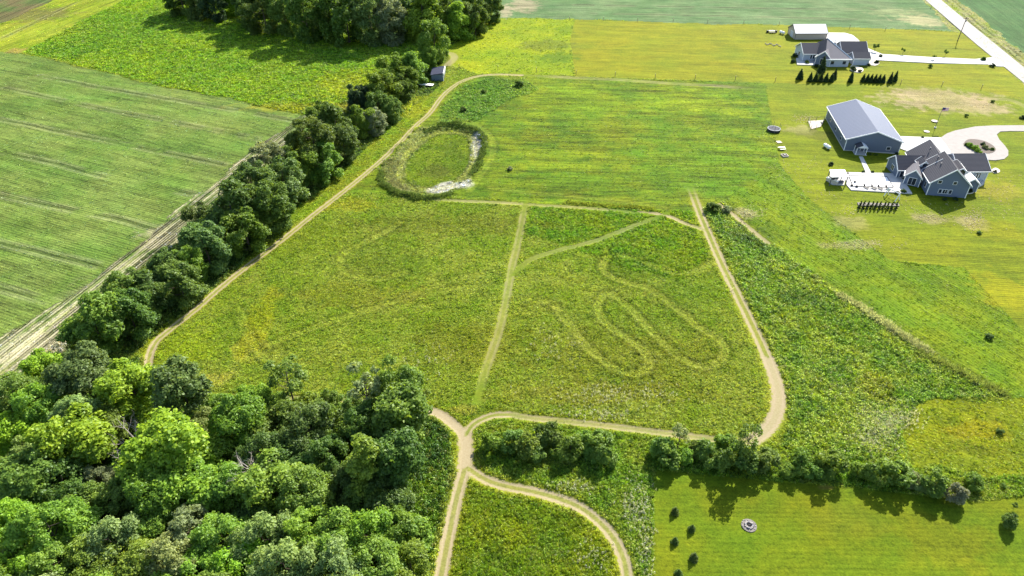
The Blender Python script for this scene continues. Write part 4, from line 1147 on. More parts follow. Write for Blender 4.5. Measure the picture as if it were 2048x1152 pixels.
make_kind('s2', 43, 2.6, 7.5, 2.6, 14, 1300, .2, .16, lobe=(.2, .36), limbs=14, fill=.1)
make_kind('y0', 51, .9, 3.0, 1.2, 9, 900, .13, .05, lobe=(.3, .5), limbs=4)
make_kind('k0', 61, 1.0, 2.9, -.3, 26, 3000, .10, .06, lobe=(.22, .34), taper=.85, limbs=3, up=.45, cone=True)
make_kind('k1', 62, .62, 3.0, -.35, 30, 2600, .11, .06, lobe=(.26, .4), taper=.8, limbs=3, up=.3, cone=True)
make_kind('a0', 63, .36, 2.0, -.6, 22, 1500, .07, .04, lobe=(.4, .6), taper=.6, limbs=2, up=.3)


def dead_mesh(seed, H, r0, spread, n1=10):
    rnd = random.Random(seed); mb = MB()

    def br(p, d, L, r, lv):
        q_ = Vector(p); pts = [q_.copy()]; rad = [r]
        for i in range(3):
            d = (d + Vector((rnd.uniform(-.25, .25), rnd.uniform(-.25, .25), rnd.uniform(-.05, .2)))).normalized()
            q_ = q_ + d * (L / 3); pts.append(q_.copy()); rad.append(r * (1 - .28 * (i + 1)))
        mb.tube(pts, rad, 5 if lv < 2 else 3)
        if lv < 3:
            for k in range(4 if lv else n1):
                t = rnd.uniform(.3, 1.0); i = min(2, int(t * 3)); pp_ = pts[i].lerp(pts[i + 1], t * 3 - i)
                a = rnd.random() * 6.28; dd = (d * .6 + Vector((math.cos(a), math.sin(a), rnd.uniform(-.1, .5))) * spread).normalized()
                br(pp_, dd, L * rnd.uniform(.35, .55), r * .45, lv + 1)
    br((0, 0, 0), Vector((0, 0, 1)), H * .75, r0, 0)
    me = mb.mesh('branches'); me.materials.append(M_DEAD); return me


DEAD = dead_mesh(5, 11.0, .2, .9, 14)
DEADB = dead_mesh(8, 5.0, .12, 1.3, 18)

FOL = {  # albedo tones of the foliage
    'yellow-green': (0.175, 0.315, 0.018), 'bright green': (0.155, 0.265, 0.024), 'mid green': (0.125, 0.210, 0.024), 'dark green': (0.085, 0.150, 0.022),
    'blue-green': (0.105, 0.175, 0.036), 'pale green': (0.190, 0.275, 0.070), 'grey-green': (0.170, 0.215, 0.100), 'deep green': (0.036, 0.070, 0.020),
}
TR_RND = random.Random(99)


def plant(kind, name, cat, cx, cy, rpx, tone, label, group=None, hs=1.0, base_px=None):
    """a tree whose crown is seen centred on (cx, cy) with radius rpx"""
    me, tr, R0, H0, b0 = KIND[kind]
    hc = 4.0
    for _ in range(6):
        X, Y = g(cx, cy, hc)
        s = rpx * depth(X, Y, hc) / FPX / R0
        hc = s * hs * (H0 * .56 + max(b0, 0) * .3)
    if base_px:
        X, Y = g(*base_px)
    t = empty(name, (X, Y, 0), label, cat, group, TR_RND.random() * 6.28)
    t.scale = (s, s, s * hs)
    j = [TR_RND.uniform(.92, 1.06), TR_RND.uniform(.9, 1.12), TR_RND.uniform(.8, 1.3)]
    f = FOL[tone]
    c_ = link('crown', me, t); c_.color = (f[0] * j[0] * 1.24, f[1] * j[1] * 1.15, f[2] * j[2] * 1.2, 1)
    link('trunk', tr, t)
    return t


SZ = ['', 'large ', 'small ']


def szw(r, lo=42, hi=64): return 'large ' if r >= hi else ('small ' if r < lo else '')


# lower left woods, row by row from the meadow edge down: x, y, radius, kind, tone
WOODS = [
    ('top row of the near woods', [(27, 787, 50, 'b1', 'mid green'), (89, 733, 38, 'b2', 'yellow-green'), (164, 745, 60, 'b1', 'blue-green'), (262, 775, 60, 'b2', 'yellow-green'), (364, 776, 50, 'c0', 'blue-green'),
      (405, 848, 34, 'b1', 'pale green'), (440, 815, 30, 'e1', 'mid green'), (480, 845, 52, 'b0', 'mid green'), (505, 800, 34, 'e0', 'bright green'), (545, 808, 30, 'e1', 'mid green'), (610, 806, 30, 'e2', 'bright green'), (660, 808, 28, 'e0', 'mid green'), (700, 812, 30, 'e1', 'mid green'), (755, 815, 30, 'e0', 'mid green'), (560, 850, 50, 'b4', 'mid green'), (613, 858, 58, 'b3', 'dark green'), (671, 849, 46, 'b4', 'mid green'), (727, 850, 46, 'b1', 'dark green'), (800, 832, 56, 'c0', 'mid green')]),
    ('second row of the near woods', [(-10, 870, 44, 'b2', 'yellow-green'), (40, 868, 44, 'b2', 'yellow-green'), (80, 812, 46, 'b0', 'bright green'), (155, 826, 44, 'b3', 'pale green'), (151, 885, 72, 'b2', 'yellow-green'), (215, 850, 36, 'b0', 'mid green'),
      (342, 890, 82, 'b2', 'yellow-green'), (415, 905, 44, 'b4', 'bright green'), (520, 905, 46, 'b3', 'dark green'), (585, 915, 50, 'b0', 'dark green'), (650, 912, 44, 'b3', 'dark green'), (729, 925, 52, 'c1', 'bright green'), (790, 915, 50, 'c0', 'dark green')]),
    ('third row of the near woods', [(0, 950, 50, 'b3', 'mid green'), (60, 955, 62, 'b0', 'mid green'), (53, 906, 34, 'b1', 'pale green'), (130, 965, 54, 'b4', 'dark green'), (195, 958, 34, 'b3', 'grey-green'), (250, 985, 48, 'b1', 'mid green'),
      (310, 985, 54, 'b0', 'mid green'), (378, 985, 62, 'b2', 'bright green'), (436, 972, 54, 'b4', 'bright green'), (490, 985, 46, 'b3', 'bright green'), (547, 972, 70, 'b2', 'bright green'), (613, 990, 56, 'b0', 'mid green'), (690, 975, 44, 'b3', 'dark green'),
      (769, 1000, 50, 'b4', 'dark green'), (720, 1000, 40, 'b1', 'mid green')]),
    ('fourth row of the near woods', [(25, 1053, 54, 'b0', 'yellow-green'), (98, 1058, 66, 'b3', 'bright green'), (169, 1010, 44, 'b1', 'mid green'), (160, 1065, 44, 'b4', 'bright green'), (220, 1080, 56, 'b3', 'pale green'), (293, 1053, 44, 'b0', 'bright green'),
      (378, 1058, 48, 'b3', 'grey-green'), (444, 1075, 54, 'b1', 'bright green'), (498, 1020, 44, 'b4', 'dark green'), (525, 1075, 62, 'b3', 'pale green'), (607, 1065, 60, 'b3', 'bright green'), (667, 1080, 66, 'b1', 'bright green'), (729, 1067, 58, 'b3', 'bright green'),
      (788, 1052, 42, 'b0', 'mid green'), (831, 1062, 38, 'u0', 'bright green')]),
    ('bottom row of the near woods', [(-20, 1120, 60, 'b4', 'mid green'), (40, 1130, 58, 'b1', 'yellow-green'), (110, 1135, 58, 'b3', 'bright green'), (170, 1125, 54, 'b3', 'bright green'), (250, 1130, 56, 'b4', 'bright green'), (347, 1118, 58, 'b3', 'pale green'),
      (410, 1145, 54, 'b0', 'bright green'), (480, 1132, 58, 'b1', 'yellow-green'), (569, 1130, 64, 'b3', 'pale green'), (675, 1138, 60, 'b3', 'pale green'), (757, 1130, 54, 'b0', 'bright green'), (822, 1132, 44, 'b4', 'bright green')]),
    ("row cut by the photo's bottom edge", [(-20, 1200, 64, 'b0', 'mid green'), (80, 1205, 64, 'b3', 'pale green'), (190, 1200, 62, 'b1', 'bright green'), (300, 1205, 62, 'b4', 'bright green'), (410, 1215, 62, 'b0', 'mid green'), (520, 1205, 62, 'b3', 'pale green'),
      (630, 1215, 62, 'b1', 'bright green'), (730, 1205, 60, 'b3', 'bright green'), (815, 1205, 46, 'b0', 'bright green')]),
]
O2 = ords + ['thirteenth', 'fourteenth', 'fifteenth', 'sixteenth', 'seventeenth', 'eighteenth', 'nineteenth', 'twentieth']
for rowname, lst in WOODS:
    for i, (cx, cy, r, k, tone) in enumerate(sorted(lst)):
        plant(k, 'broadleaf_tree', 'tree', cx, cy, r, tone, f'{szw(r)}{tone} tree, {O2[i]} from left in the {rowname}', 'trees of the lower left woods', TR_RND.uniform(.85, 1.1))
# slender open trees standing above the wood's edge
plant('s0', 'slender_tree', 'tree', 573, 752, 40, 'mid green', 'thin open tree with a dark forked trunk above the left wood edge', None, 1.05)
plant('s1', 'slender_tree', 'tree', 728, 775, 38, 'pale green', 'wispy pale tree beside the tall dark tree at the wood edge', None, 1.0)
plant('b1', 'broadleaf_tree', 'tree', 796, 775, 50, 'mid green', 'tall narrow tree rising highest above the wood edge beside the trail fork', None, 1.35)
plant('s0', 'broadleaf_tree', 'tree', 825, 790, 34, 'mid green', 'loose leafy tree on the right shoulder of the tall narrow tree', None, .9)
for (cx, cy, kind_, me_, lb, sc) in ((249, 880, 'dead_tree', DEAD, 'bare grey dead tree between the two yellow-green crowns of the woods', 1.0), (498, 935, 'dead_bush', DEADB, 'tangle of bare grey branches in the middle of the woods', 1.7)):
    X, Y = g(cx, cy, 9.0)
    t = empty(kind_, (X, Y, 0), lb, 'dead tree'); t.scale = (sc, sc, sc)
    if sc > 1: t.location.z = 2.4
    link('branches', me_, t)
# hedgerow, from the woods up to the lean-to shed
HEDGE = [(189, 640, 58, 'b2', 'mid green'), (262, 625, 48, 'b0', 'dark green'), (255, 580, 44, 'b1', 'mid green'), (306, 572, 46, 'b2', 'dark green'), (340, 535, 40, 'b3', 'dark green'), (362, 566, 44, 'b4', 'blue-green'), (381, 528, 34, 'b1', 'mid green'),
         (414, 492, 48, 'b4', 'blue-green'), (405, 440, 32, 'b0', 'dark green'), (465, 418, 56, 'b2', 'dark green'), (494, 460, 44, 'b0', 'mid green'), (508, 365, 42, 'b1', 'dark green'), (540, 408, 48, 'b3', 'dark green'), (545, 325, 44, 'b3', 'grey-green'),
         (573, 362, 46, 'b4', 'blue-green'), (597, 331, 40, 'b0', 'mid green'), (630, 283, 48, 'b1', 'dark green'), (653, 322, 36, 'b4', 'mid green'), (648, 232, 28, 'b0', 'dark green'), (676, 250, 40, 'b2', 'dark green'), (690, 285, 32, 'b1', 'dark green'),
         (728, 240, 29, 'b0', 'mid green'), (752, 240, 24, 'b3', 'grey-green'), (718, 195, 24, 'b4', 'deep green'), (760, 208, 26, 'b1', 'dark green'), (769, 172, 36, 'b1', 'mid green'), (786, 216, 22, 'b1', 'blue-green'), (790, 140, 32, 'b0', 'mid green'),
         (806, 176, 22, 'b4', 'dark green'), (820, 155, 25, 'b3', 'mid green'), (832, 133, 30, 'b2', 'mid green'), (863, 115, 22, 'b1', 'mid green')]
TWENT = ['first', 'second', 'third', 'fourth', 'fifth', 'sixth', 'seventh', 'eighth', 'ninth', 'tenth', 'eleventh', 'twelfth', 'thirteenth', 'fourteenth', 'fifteenth', 'sixteenth', 'seventeenth', 'eighteenth', 'nineteenth', 'twentieth'] + \
        ['twenty-' + s for s in ('first', 'second', 'third', 'fourth', 'fifth', 'sixth', 'seventh', 'eighth', 'ninth')] + ['thirtieth', 'thirty-first', 'thirty-second', 'thirty-third', 'thirty-fourth']
for i, (cx, cy, r, k, tone) in enumerate(HEDGE):
    plant(EDGE.get(k, k), 'broadleaf_tree', 'tree', cx - 5, cy - 2, r * 1.0, tone, f'{szw(r, 34, 50)}{tone} tree of the hedgerow, {TWENT[i]} up from the near woods', 'trees of the long hedgerow', TR_RND.uniform(.85, 1.05))
HB = smooth_line([(205, 700), (300, 650), (350, 600), (420, 540), (500, 480), (560, 425), (620, 375), (670, 330), (730, 272), (780, 232)], 3)
for i in range(1, len(HB) - 1):
    plant(['u0', 'u1', 'u2'][i % 3], 'hedgerow_shrub', 'bush', HB[i][0] + TR_RND.uniform(-22, -9), HB[i][1] + TR_RND.uniform(-14, -4), (16 - i * .28) * TR_RND.uniform(.6, 1.2), ['mid green', 'bright green', 'dark green'][i % 3], f'shrub at the trail side foot of the hedgerow, {TWENT[i - 1]} up from the near woods', 'shrubs at the foot of the hedgerow')
# upper woods
UP = [(360, -8, 26, 'b0', 'dark green'), (395, 0, 22, 'b4', 'dark green'), (425, 3, 22, 'b1', 'deep green'), (463, 6, 15, 'b2', 'yellow-green'), (492, 10, 26, 'b3', 'dark green'), (524, 14, 34, 'b0', 'dark green'), (566, 16, 32, 'b1', 'blue-green'),
      (607, 16, 35, 'b3', 'dark green'), (646, 24, 32, 'b4', 'blue-green'), (690, 20, 40, 'b0', 'dark green'), (738, 26, 38, 'b1', 'blue-green'), (778, 34, 30, 'b1', 'grey-green'), (806, 18, 32, 'b3', 'dark green'), (843, 22, 36, 'b2', 'bright green'),
      (868, 74, 29, 'b1', 'mid green'), (886, 20, 30, 'b4', 'dark green'), (922, 36, 28, 'b2', 'bright green'), (950, 30, 24, 'b0', 'dark green'), (981, 6, 22, 'b1', 'dark green')]
for i, (cx, cy, r, k, tone) in enumerate(UP):
    plant(EDGE.get(k, k), 'broadleaf_tree', 'tree', cx, cy, r * 1.15, tone, f'{szw(r, 26, 35)}{tone} tree of the upper woods, {TWENT[i]} from the left', 'trees of the upper woods', TR_RND.uniform(.95, 1.15))
for i in range(11):
    plant(['b0', 'b1', 'b3', 'b4'][i % 4], 'broadleaf_tree', 'tree', 380 + i * 57, -30 + (i % 3) * 8, 32, ['dark green', 'mid green', 'blue-green'][i % 3], f'tree in the back row of the upper woods, {TWENT[i]} from the left', 'trees in the back row of the upper woods')
# bushes and small trees of the lower hedge
BH = [(986, 882, 24, 'u1', 'bright green'), (1025, 880, 27, 'u0', 'mid green'), (1052, 892, 24, 'u2', 'dark green'), (1093, 868, 26, 'u2', 'deep green'), (1070, 902, 22, 'u1', 'mid green'), (1118, 900, 20, 'u1', 'bright green'), (1143, 893, 28, 'u0', 'mid green'), (1168, 880, 22, 'u2', 'dark green'),
      (1200, 880, 27, 'u2', 'dark green'), (1211, 906, 24, 'u0', 'dark green'), (1184, 908, 20, 'u1', 'mid green'), (1325, 888, 24, 'u0', 'dark green'), (1338, 914, 24, 'u2', 'dark green'), (1370, 910, 18, 'u1', 'bright green'), (1393, 898, 22, 'u1', 'mid green'), (1418, 902, 26, 'u0', 'dark green'),
      (1456, 886, 22, 'u2', 'mid green'), (1448, 912, 24, 'u0', 'dark green'), (1490, 918, 27, 'u2', 'deep green'), (1534, 916, 26, 'u2', 'mid green'), (1574, 938, 17, 'u1', 'bright green'), (1606, 920, 25, 'u0', 'dark green'), (1628, 940, 22, 'u1', 'dark green'), (1668, 924, 29, 'u2', 'mid green'),
      (1650, 945, 16, 'u1', 'mid green'), (1716, 938, 17, 'u1', 'bright green'), (1749, 943, 23, 'u0', 'mid green'), (1794, 946, 32, 'u2', 'mid green'), (1820, 955, 20, 'u1', 'grey-green'), (1842, 966, 19, 'u1', 'pale green'), (1870, 966, 26, 'u2', 'mid green'), (1912, 985, 22, 'u0', 'grey-green'), (1953, 962, 19, 'u0', 'dark green')]
BH.sort()
for i, (cx, cy, r, k, tone) in enumerate(BH):
    plant(k, 'hedge_bush', 'bush', cx, cy, r * .95, {'dark green': 'mid green', 'deep green': 'dark green'}.get(tone, tone), f'{szw(r, 20, 27)}bush of the lower hedge, {TWENT[i] if i < 34 else "last"} from the trail junction', 'bushes of the lower hedge', TR_RND.uniform(.95, 1.25))
plant('s2', 'slender_tree', 'tree', 1497, 872, 30, 'mid green', 'open tree with dark forked branches at the bend of the trail', None, 1.3, (1481, 930))
plant('s2', 'slender_tree', 'tree', 1361, 868, 20, 'pale green', 'thin pale sapling standing up from the lower hedge', None, 1.1)
for cx, cy, r, tone, lb in ((2001, 862, 8, 'dark green', 'small dark bush alone in the yellow rough on the right'), (1827 + 180, 971, 6, 'mid green', 'tiny shrub at the right tail of the lower hedge'), (1040, 166, 9, 'dark green', 'dark bush below the paddock fence beside the trail curve'),
                         (968, 182, 6, 'dark green', 'small dark bush inside the trail curve'), (926, 218, 7, 'dark green', 'small dark bush between trail curve and dry pond'), (1019, 336, 6, 'grey-green', 'low grey tuft to the right of the dry pond'), (1980, 672, 8, 'dark green', 'dark weedy bush at the right edge of the mown slope'),
                         (1425, 414, 14, 'dark green', 'dark bramble clump at the top of the weed field'), (1452, 418, 10, 'grey-green', 'grey bramble beside the dark clump at the weed field top'), (1960, 465, 5, 'dark green', 'tiny dark shrub on the yellow lawn right of the slope')):
    plant('u1', 'lone_bush', 'bush', cx, cy, r, tone, lb, None, .8)
plant('u0', 'lawn_tree', 'tree', 2021, 1038, 15, 'dark green', 'round dark tree on the lower lawn near the right edge', None, 1.3)
plant('y0', 'sapling', 'tree', 2031, 1010, 5, 'dark green', 'tiny sapling just above the round lawn tree', None, 1.0)
for i, (cx, cy, r) in enumerate(((1351, 1019, 8.5), (1385, 1054, 8), (1351, 1079, 8), (1389, 1111, 9.5), (1358, 1143, 8.5))):
    plant('k0', 'conifer', 'conifer', cx, cy, r, 'dark green', f'small dark conifer on the lower lawn, {ords[i]} from the top of the group', 'small conifers on the lower lawn', .8)
for i in range(10):
    plant('a0', 'arborvitae', 'arborvitae', 1721 + i * 8.1, 407 + i * .25, 3.3, 'deep green', f'narrow dark arborvitae below the pool patio, {ords[i]} from the left', 'arborvitae row below the pool patio')
slab('mulch_strip', [(1714, 406), (1797, 408), (1799, 413), (1717, 412)], .19, M_ASHG)
for i in range(5):
    plant('k1', 'arborvitae', 'arborvitae', 1622 + i * 10.6, 152 + i * .3, 5.2, 'deep green', f'dark conifer below the far house, {ords[i]} from the left in the row of five', 'row of five conifers below the far house', .78)
for i in range(6):
    plant('k1', 'arborvitae', 'arborvitae', 1728 + i * 8, 154 + i * .3, 4.8, 'deep green', f'dark conifer right of the far house, {ords[i]} from the left in the row of six', 'row of six conifers right of the far house', .78)
for cx, cy, r, hs, lb in ((1783, 153, 4.8, 1., 'left conifer of the pair beside the row of six'), (1793, 150, 4.8, 1., 'right conifer of the pair beside the row of six'), (1704, 151, 5.2, 1., 'single dark conifer below the right corner of the far house'),
                          (1602, 146, 6.5, .7, 'single round conifer left of the row of five'), (1647, 126, 8, .9, 'largest dark evergreen against the front of the far house'), (1671, 146, 5, 1., 'dark evergreen in the house shadow right of the row of five')):
    plant('k1', 'conifer', 'conifer', cx, cy, r, 'deep green', lb, None, hs)
for i, (cx, cy, r) in enumerate(((1752, 91, 5.5), (1808, 99, 4.2), (1893, 103, 4.2), (1869, 112, 3.5))):
    plant('y0', 'young_tree', 'tree', cx, cy, r, 'dark green', f'young tree along the far driveway, {ords[i]} from the left', 'young trees along the far driveway')
SHR = [(1761, 111, 4, 'deep green', 'dark shrub where the far driveway narrows'), (1968, 117, 5, 'dark green', 'shrub bed above the mouth of the far driveway'), (1985, 130, 5, 'deep green', 'shrub below the mouth of the far driveway'), (1862, 131, 4.5, 'dark green', 'lone shrub below the middle of the far driveway'),
       (1754, 123, 4.5, 'deep green', 'shrub at the right end of the stone bed by the far house'), (1738, 129, 3.5, 'deep green', 'left shrub in the stone bed by the far house'), (1708, 136, 6, 'deep green', 'big shrub at the front right corner of the far house'), (1720, 141, 4, 'deep green', 'small shrub right of the corner shrub of the far house'),
       (1586, 121, 4.5, 'deep green', 'shrub left of the far back patio'), (1590, 109, 5, 'deep green', 'shrub at the left wall of the far house'), (1615, 123, 4.5, 'dark green', 'shrub in the middle of the far back patio'), (1634, 131, 4.5, 'deep green', 'shrub at the right end of the far back patio'),
       (1942, 290, 7, 'bright green', 'left pale shrub in the island bed of the gravel drive'), (1951, 294, 7, 'yellow-green', 'middle pale shrub in the island bed of the gravel drive'), (1958, 301, 6, 'bright green', 'lowest pale shrub in the island bed'), (1966, 287, 5, 'deep green', 'dark upright shrub in the middle of the island bed'),
       (1973, 294, 6, 'grey-green', 'grey shrub right in the island bed'), (1985, 298, 4.5, 'dark green', 'dark shrub at the right tip of the island bed'), (1935, 288, 5, 'dark green', 'dark shrub at the left tip of the island bed'),
       (1663, 327, 5, 'deep green', 'dark shrub above the white patio canopy'), (1727, 343, 3.5, 'deep green', 'shrub left of the foot of the patio walk'), (1745, 343, 3.5, 'deep green', 'shrub right of the foot of the patio walk'), (1800, 345, 4, 'deep green', 'shrub at the west end wall of the patio house'),
       (1807, 381, 5, 'dark green', 'shrub on the patio corner by the house'), (1795, 384, 4, 'deep green', 'shrub just left of the patio corner shrub'), (1890, 397, 4.5, 'deep green', 'left shrub at the foot of the house gable'), (1912, 397, 4.5, 'deep green', 'right shrub at the foot of the house gable'),
       (1940, 381, 5.5, 'deep green', 'shrub in the bed at the right corner of the patio house'), (1955, 365, 5, 'grey-green', 'grey shrub on the rounded front slab'), (1795, 307, 4, 'deep green', 'shrub at the lower right corner of the barn'), (1990, 342, 4, 'deep green', 'small plant in the round bed on the right lawn'),
       (1740, 308, 4, 'dark green', 'left shrub against the front of the barn'), (1752, 308, 4, 'dark green', 'right shrub against the front of the barn'), (1845, 274, 3, 'deep green', 'small plant on the upper edge of the concrete drive'),
       (1986, 202, 4, 'dark green', 'young shrub on the lawn below the faint curved track'), (1934, 230, 4, 'dark green', 'young shrub right of the flagpole on the bare lawn'), (2046, 234, 5, 'deep green', 'dark shrub cut by the right edge above the gravel drive')]
for cx, cy, r, tone, lb in SHR:
    plant('u0' if r > 4 else 'u1', 'garden_shrub', 'shrub', cx, cy, r, tone, lb, None, .85)
slab('island_bed', [(1926, 289), (1934, 281), (1950, 280), (1972, 285), (1988, 295), (1990, 303), (1978, 308), (1958, 306), (1936, 298)], .28, M_MULCH, n=3)
slab('round_bed', [(1983, 340), (1990, 336.5), (1998, 340), (1999, 345), (1991, 347), (1984, 345)], .2, M_STONE, n=3)
slab('corner_bed', [(1934, 379), (1944, 374), (1949, 381), (1946, 386), (1934, 387)], .2, M_STONE, n=3)
slab('stone_bed', [(1733, 123), (1752, 121), (1759, 127), (1750, 132), (1736, 129)], .2, M_STONE, n=2)
slab('far_house_bed', [(1702, 131), (1724, 136), (1726, 143), (1716, 146), (1700, 141)], .2, M_STONE, n=2)

# ------------------------------------------------------------------ ground cover (stuff)
def tuft_mesh(seed, n, kind):
    rs = np.random.RandomState(seed); V = []; v = []
    for k in range(n):
        a = rs.rand() * 6.28; r = rs.rand() ** .6 * .75; base = np.array([r * math.cos(a) * .6, r * math.sin(a) * .6, 0])
        if kind == 'blade':
            tip = base + np.array([math.cos(a) * rs.uniform(.3, .8), math.sin(a) * rs.uniform(.3, .8), rs.uniform(.4, 1.1)]); side = np.array([-math.sin(a), math.cos(a), 0]) * rs.uniform(.06, .12)
            mid_ = base * .45 + tip * .55 + np.array([0, 0, .15])
            V += [base - side, base + side, mid_ + side * .8, tip]
        else:
            c_ = base * 1.5 + np.array([0, 0, rs.uniform(.15, 1.0) * (1.15 - r)]); s = rs.uniform(.14, .30)
            nn = np.array([math.cos(a) * .6, math.sin(a) * .6, .8]) + rs.normal(size=3) * .35; nn /= np.linalg.norm(nn)
            t_ = np.cross(nn, rs.normal(size=3)); t_ /= np.linalg.norm(t_); b_ = np.cross(nn, t_)
            V += [c_ + t_ * s, c_ + b_ * s * .6 + nn * .05, c_ - t_ * s, c_ - b_ * s * .6 + nn * .05]
        v += [rs.rand()] * 4
    V = np.array(V)
    me = np_mesh('tuft', V, np.arange(len(V)).reshape(-1, 4), {'v': ('FLOAT', np.array(v))}); me.materials.append(M_TUFT); return me


TC = bpy.data.collections.new('tuft_kinds')
for i, (n_, k_) in enumerate(((16, 'blade'), (14, 'leaf'), (18, 'leaf'), (20, 'blade'))):
    o = bpy.data.objects.new(f'tuft_kind_{i}', tuft_mesh(70 + i, n_, k_)); TC.objects.link(o)


def gn_tree():
    ng = bpy.data.node_groups.new('scatter', 'GeometryNodeTree')
    ng.interface.new_socket('Geometry', in_out='INPUT', socket_type='NodeSocketGeometry'); ng.interface.new_socket('Geometry', in_out='OUTPUT', socket_type='NodeSocketGeometry')
    gi = ng.nodes.new('NodeGroupInput'); go = ng.nodes.new('NodeGroupOutput')
    ci = ng.nodes.new('GeometryNodeCollectionInfo'); ci.inputs['Collection'].default_value = TC; ci.inputs['Separate Children'].default_value = True; ci.inputs['Reset Children'].default_value = True
    ip = ng.nodes.new('GeometryNodeInstanceOnPoints'); ip.inputs['Pick Instance'].default_value = True

    def at(nm, ty):
        n = ng.nodes.new('GeometryNodeInputNamedAttribute'); n.data_type = ty; n.inputs[0].default_value = nm; return n.outputs[0]
    L = ng.links.new
    L(gi.outputs[0], ip.inputs['Points']); L(ci.outputs[0], ip.inputs['Instance'])
    L(at('ik', 'INT'), ip.inputs['Instance Index']); L(at('rot', 'FLOAT_VECTOR'), ip.inputs['Rotation']); L(at('scl', 'FLOAT_VECTOR'), ip.inputs['Scale'])
    L(ip.outputs[0], go.inputs[0])
    return ng


NG = gn_tree()
rs = np.random.RandomState(5)
NC = 900000
u = rs.rand(NC)
y0, y1 = 49.0, 372.0
cy = y0 * (y1 / y0) ** (u ** .9)                             # denser near by
cx = (rs.rand(NC) * 2 - 1) * (0.6 * cy + 47)
c2, col2, par2, row2, trl2, H2, worn2 = land(cx, cy, True)
DENS = {'weedy_bank': 1, 'lower_meadow': 1, 'field_corner': 1, 'weed_field': 1, 'hedge_verge': 1, 'clearing': 1, 'dry_pond': 1, 'pond_basin': .5, 'woodland_floor': .5, 'hedgerow_floor': .5, 'hay_field': 1,
        'trail_verge': .7, 'rough_slope': .22, 'upper_meadow': .22, 'yellow_rough': .3, 'yellow_paddock': .25, 'grass_lane': .1, 'road_verge': .3, 'crop_field': .12, 'crop_headland': .12, 'back_crop_field': .0}
pd = np.array([DENS.get(n, 0) for n in NAMES])[c2]
pd = pd * np.clip((trl2[:, 0] - .95) * 1.5 + np.where(trl2[:, 1] < .35, .6, 0), 0, 1) * (.15 + .95 * fbm(cx, cy, 2.2, 90, 3))
pd = pd * (1 - .92 * np.clip(worn2, 0, 1))
keep = rs.rand(NC) < pd
wood_deep = inside(cx, cy, G((-300, 830), (330, 830), (800, 880), (830, 1300), (-500, 1300)))
keep &= ~(wood_deep & (rs.rand(NC) < .8))
print('tufts', keep.sum())
COVER = {'weedy_bank': ('tall_weeds', .46, .5), 'lower_meadow': ('meadow_weeds', .29, .42), 'field_corner': ('meadow_weeds', .36, .55), 'weed_field': ('tall_weeds', .58, .75), 'hedge_verge': ('verge_weeds', .36, .6), 'clearing': ('clearing_grass', .32, .5), 'dry_pond': ('pond_reeds', .36, .5),
         'pond_basin': ('basin_grass', .3, .4), 'woodland_floor': ('undergrowth', .6, 1.0), 'hedgerow_floor': ('undergrowth', .6, .9), 'hay_field': ('hay_crop', .6, .65), 'trail_verge': ('verge_grass', .3, .4),
         'rough_slope': ('slope_grass', .34, .32), 'upper_meadow': ('mown_stubble', .3, .22), 'yellow_rough': ('rough_grass', .35, .35), 'yellow_paddock': ('paddock_grass', .4, .35), 'grass_lane': ('lane_grass', .4, .4), 'road_verge': ('roadside_grass', .4, .4),
         'crop_field': ('crop_plants', .3, .3), 'crop_headland': ('crop_plants', .3, .3)}
byname = {}
for ci, nm in enumerate(NAMES):
    if nm in COVER: byname.setdefault(COVER[nm][0], []).append(ci)


def cloud(name, P, colr, ik, rot, scl):
    me = np_mesh(name, P, np.zeros((0, 3), int), {'tcol': ('FLOAT_COLOR', np.c_[colr, np.ones(len(colr))]), 'ik': ('INT', ik), 'rot': ('FLOAT_VECTOR', rot), 'scl': ('FLOAT_VECTOR', scl)})
    o = link(name, me); md = o.modifiers.new('scatter', 'NODES'); md.node_group = NG; tag(o, kind='stuff'); return o


for nm, cis in byname.items():
    k = keep & np.isin(c2, cis)
    n = int(k.sum())
    if n < 5: continue
    rs2 = np.random.RandomState(len(nm) * 7)
    sz = np.array([COVER.get(x, ('', .3, .3))[1] for x in NAMES])[c2[k]]; ht = np.array([COVER.get(x, ('', .3, .3))[2] for x in NAMES])[c2[k]]
    dist = np.clip(cy[k] / 130, .85, 1.5)
    r1 = rs2.uniform(.6, 1.35, n) * sz * dist
    colr = col2[k] * rs2.uniform(.55, 1.5, (n, 1)) * np.stack([rs2.uniform(.86, 1.06, n), np.ones(n), rs2.uniform(1.0, 2.2, n)], 1) * (2.45 if nm in ('hay_crop', 'paddock_grass', 'slope_grass', 'mown_stubble') else 3.0) + .007
    pick = rs2.rand(n) + (fbm(cx[k], cy[k], 1.6, 97, 2) - .5) * .5          # darker herbs and dry straw heads grow in small colonies
    dk_ = pick < .10; colr[dk_] *= np.array([.28, .38, .45])
    st_ = pick > .90; colr[st_] = colr[st_] * .7 + np.array([.16, .145, .06])
    if nm in ('tall_weeds', 'verge_weeds', 'undergrowth', 'pond_reeds'):
        ik = rs2.choice([1, 2, 0, 3], n, p=[.4, .35, .15, .1])
    else: ik = rs2.choice([0, 3, 1, 2], n, p=[.35, .3, .2, .15])
    P = np.stack([cx[k], cy[k], H2[k] - .04], 1)
    rot = np.stack([rs2.normal(0, .12, n), rs2.normal(0, .12, n), rs2.rand(n) * 6.28], 1)
    cloud(nm, P, colr, ik, rot, np.stack([r1, r1, ht * .62 * rs2.uniform(.6, 1.4, n)], 1))


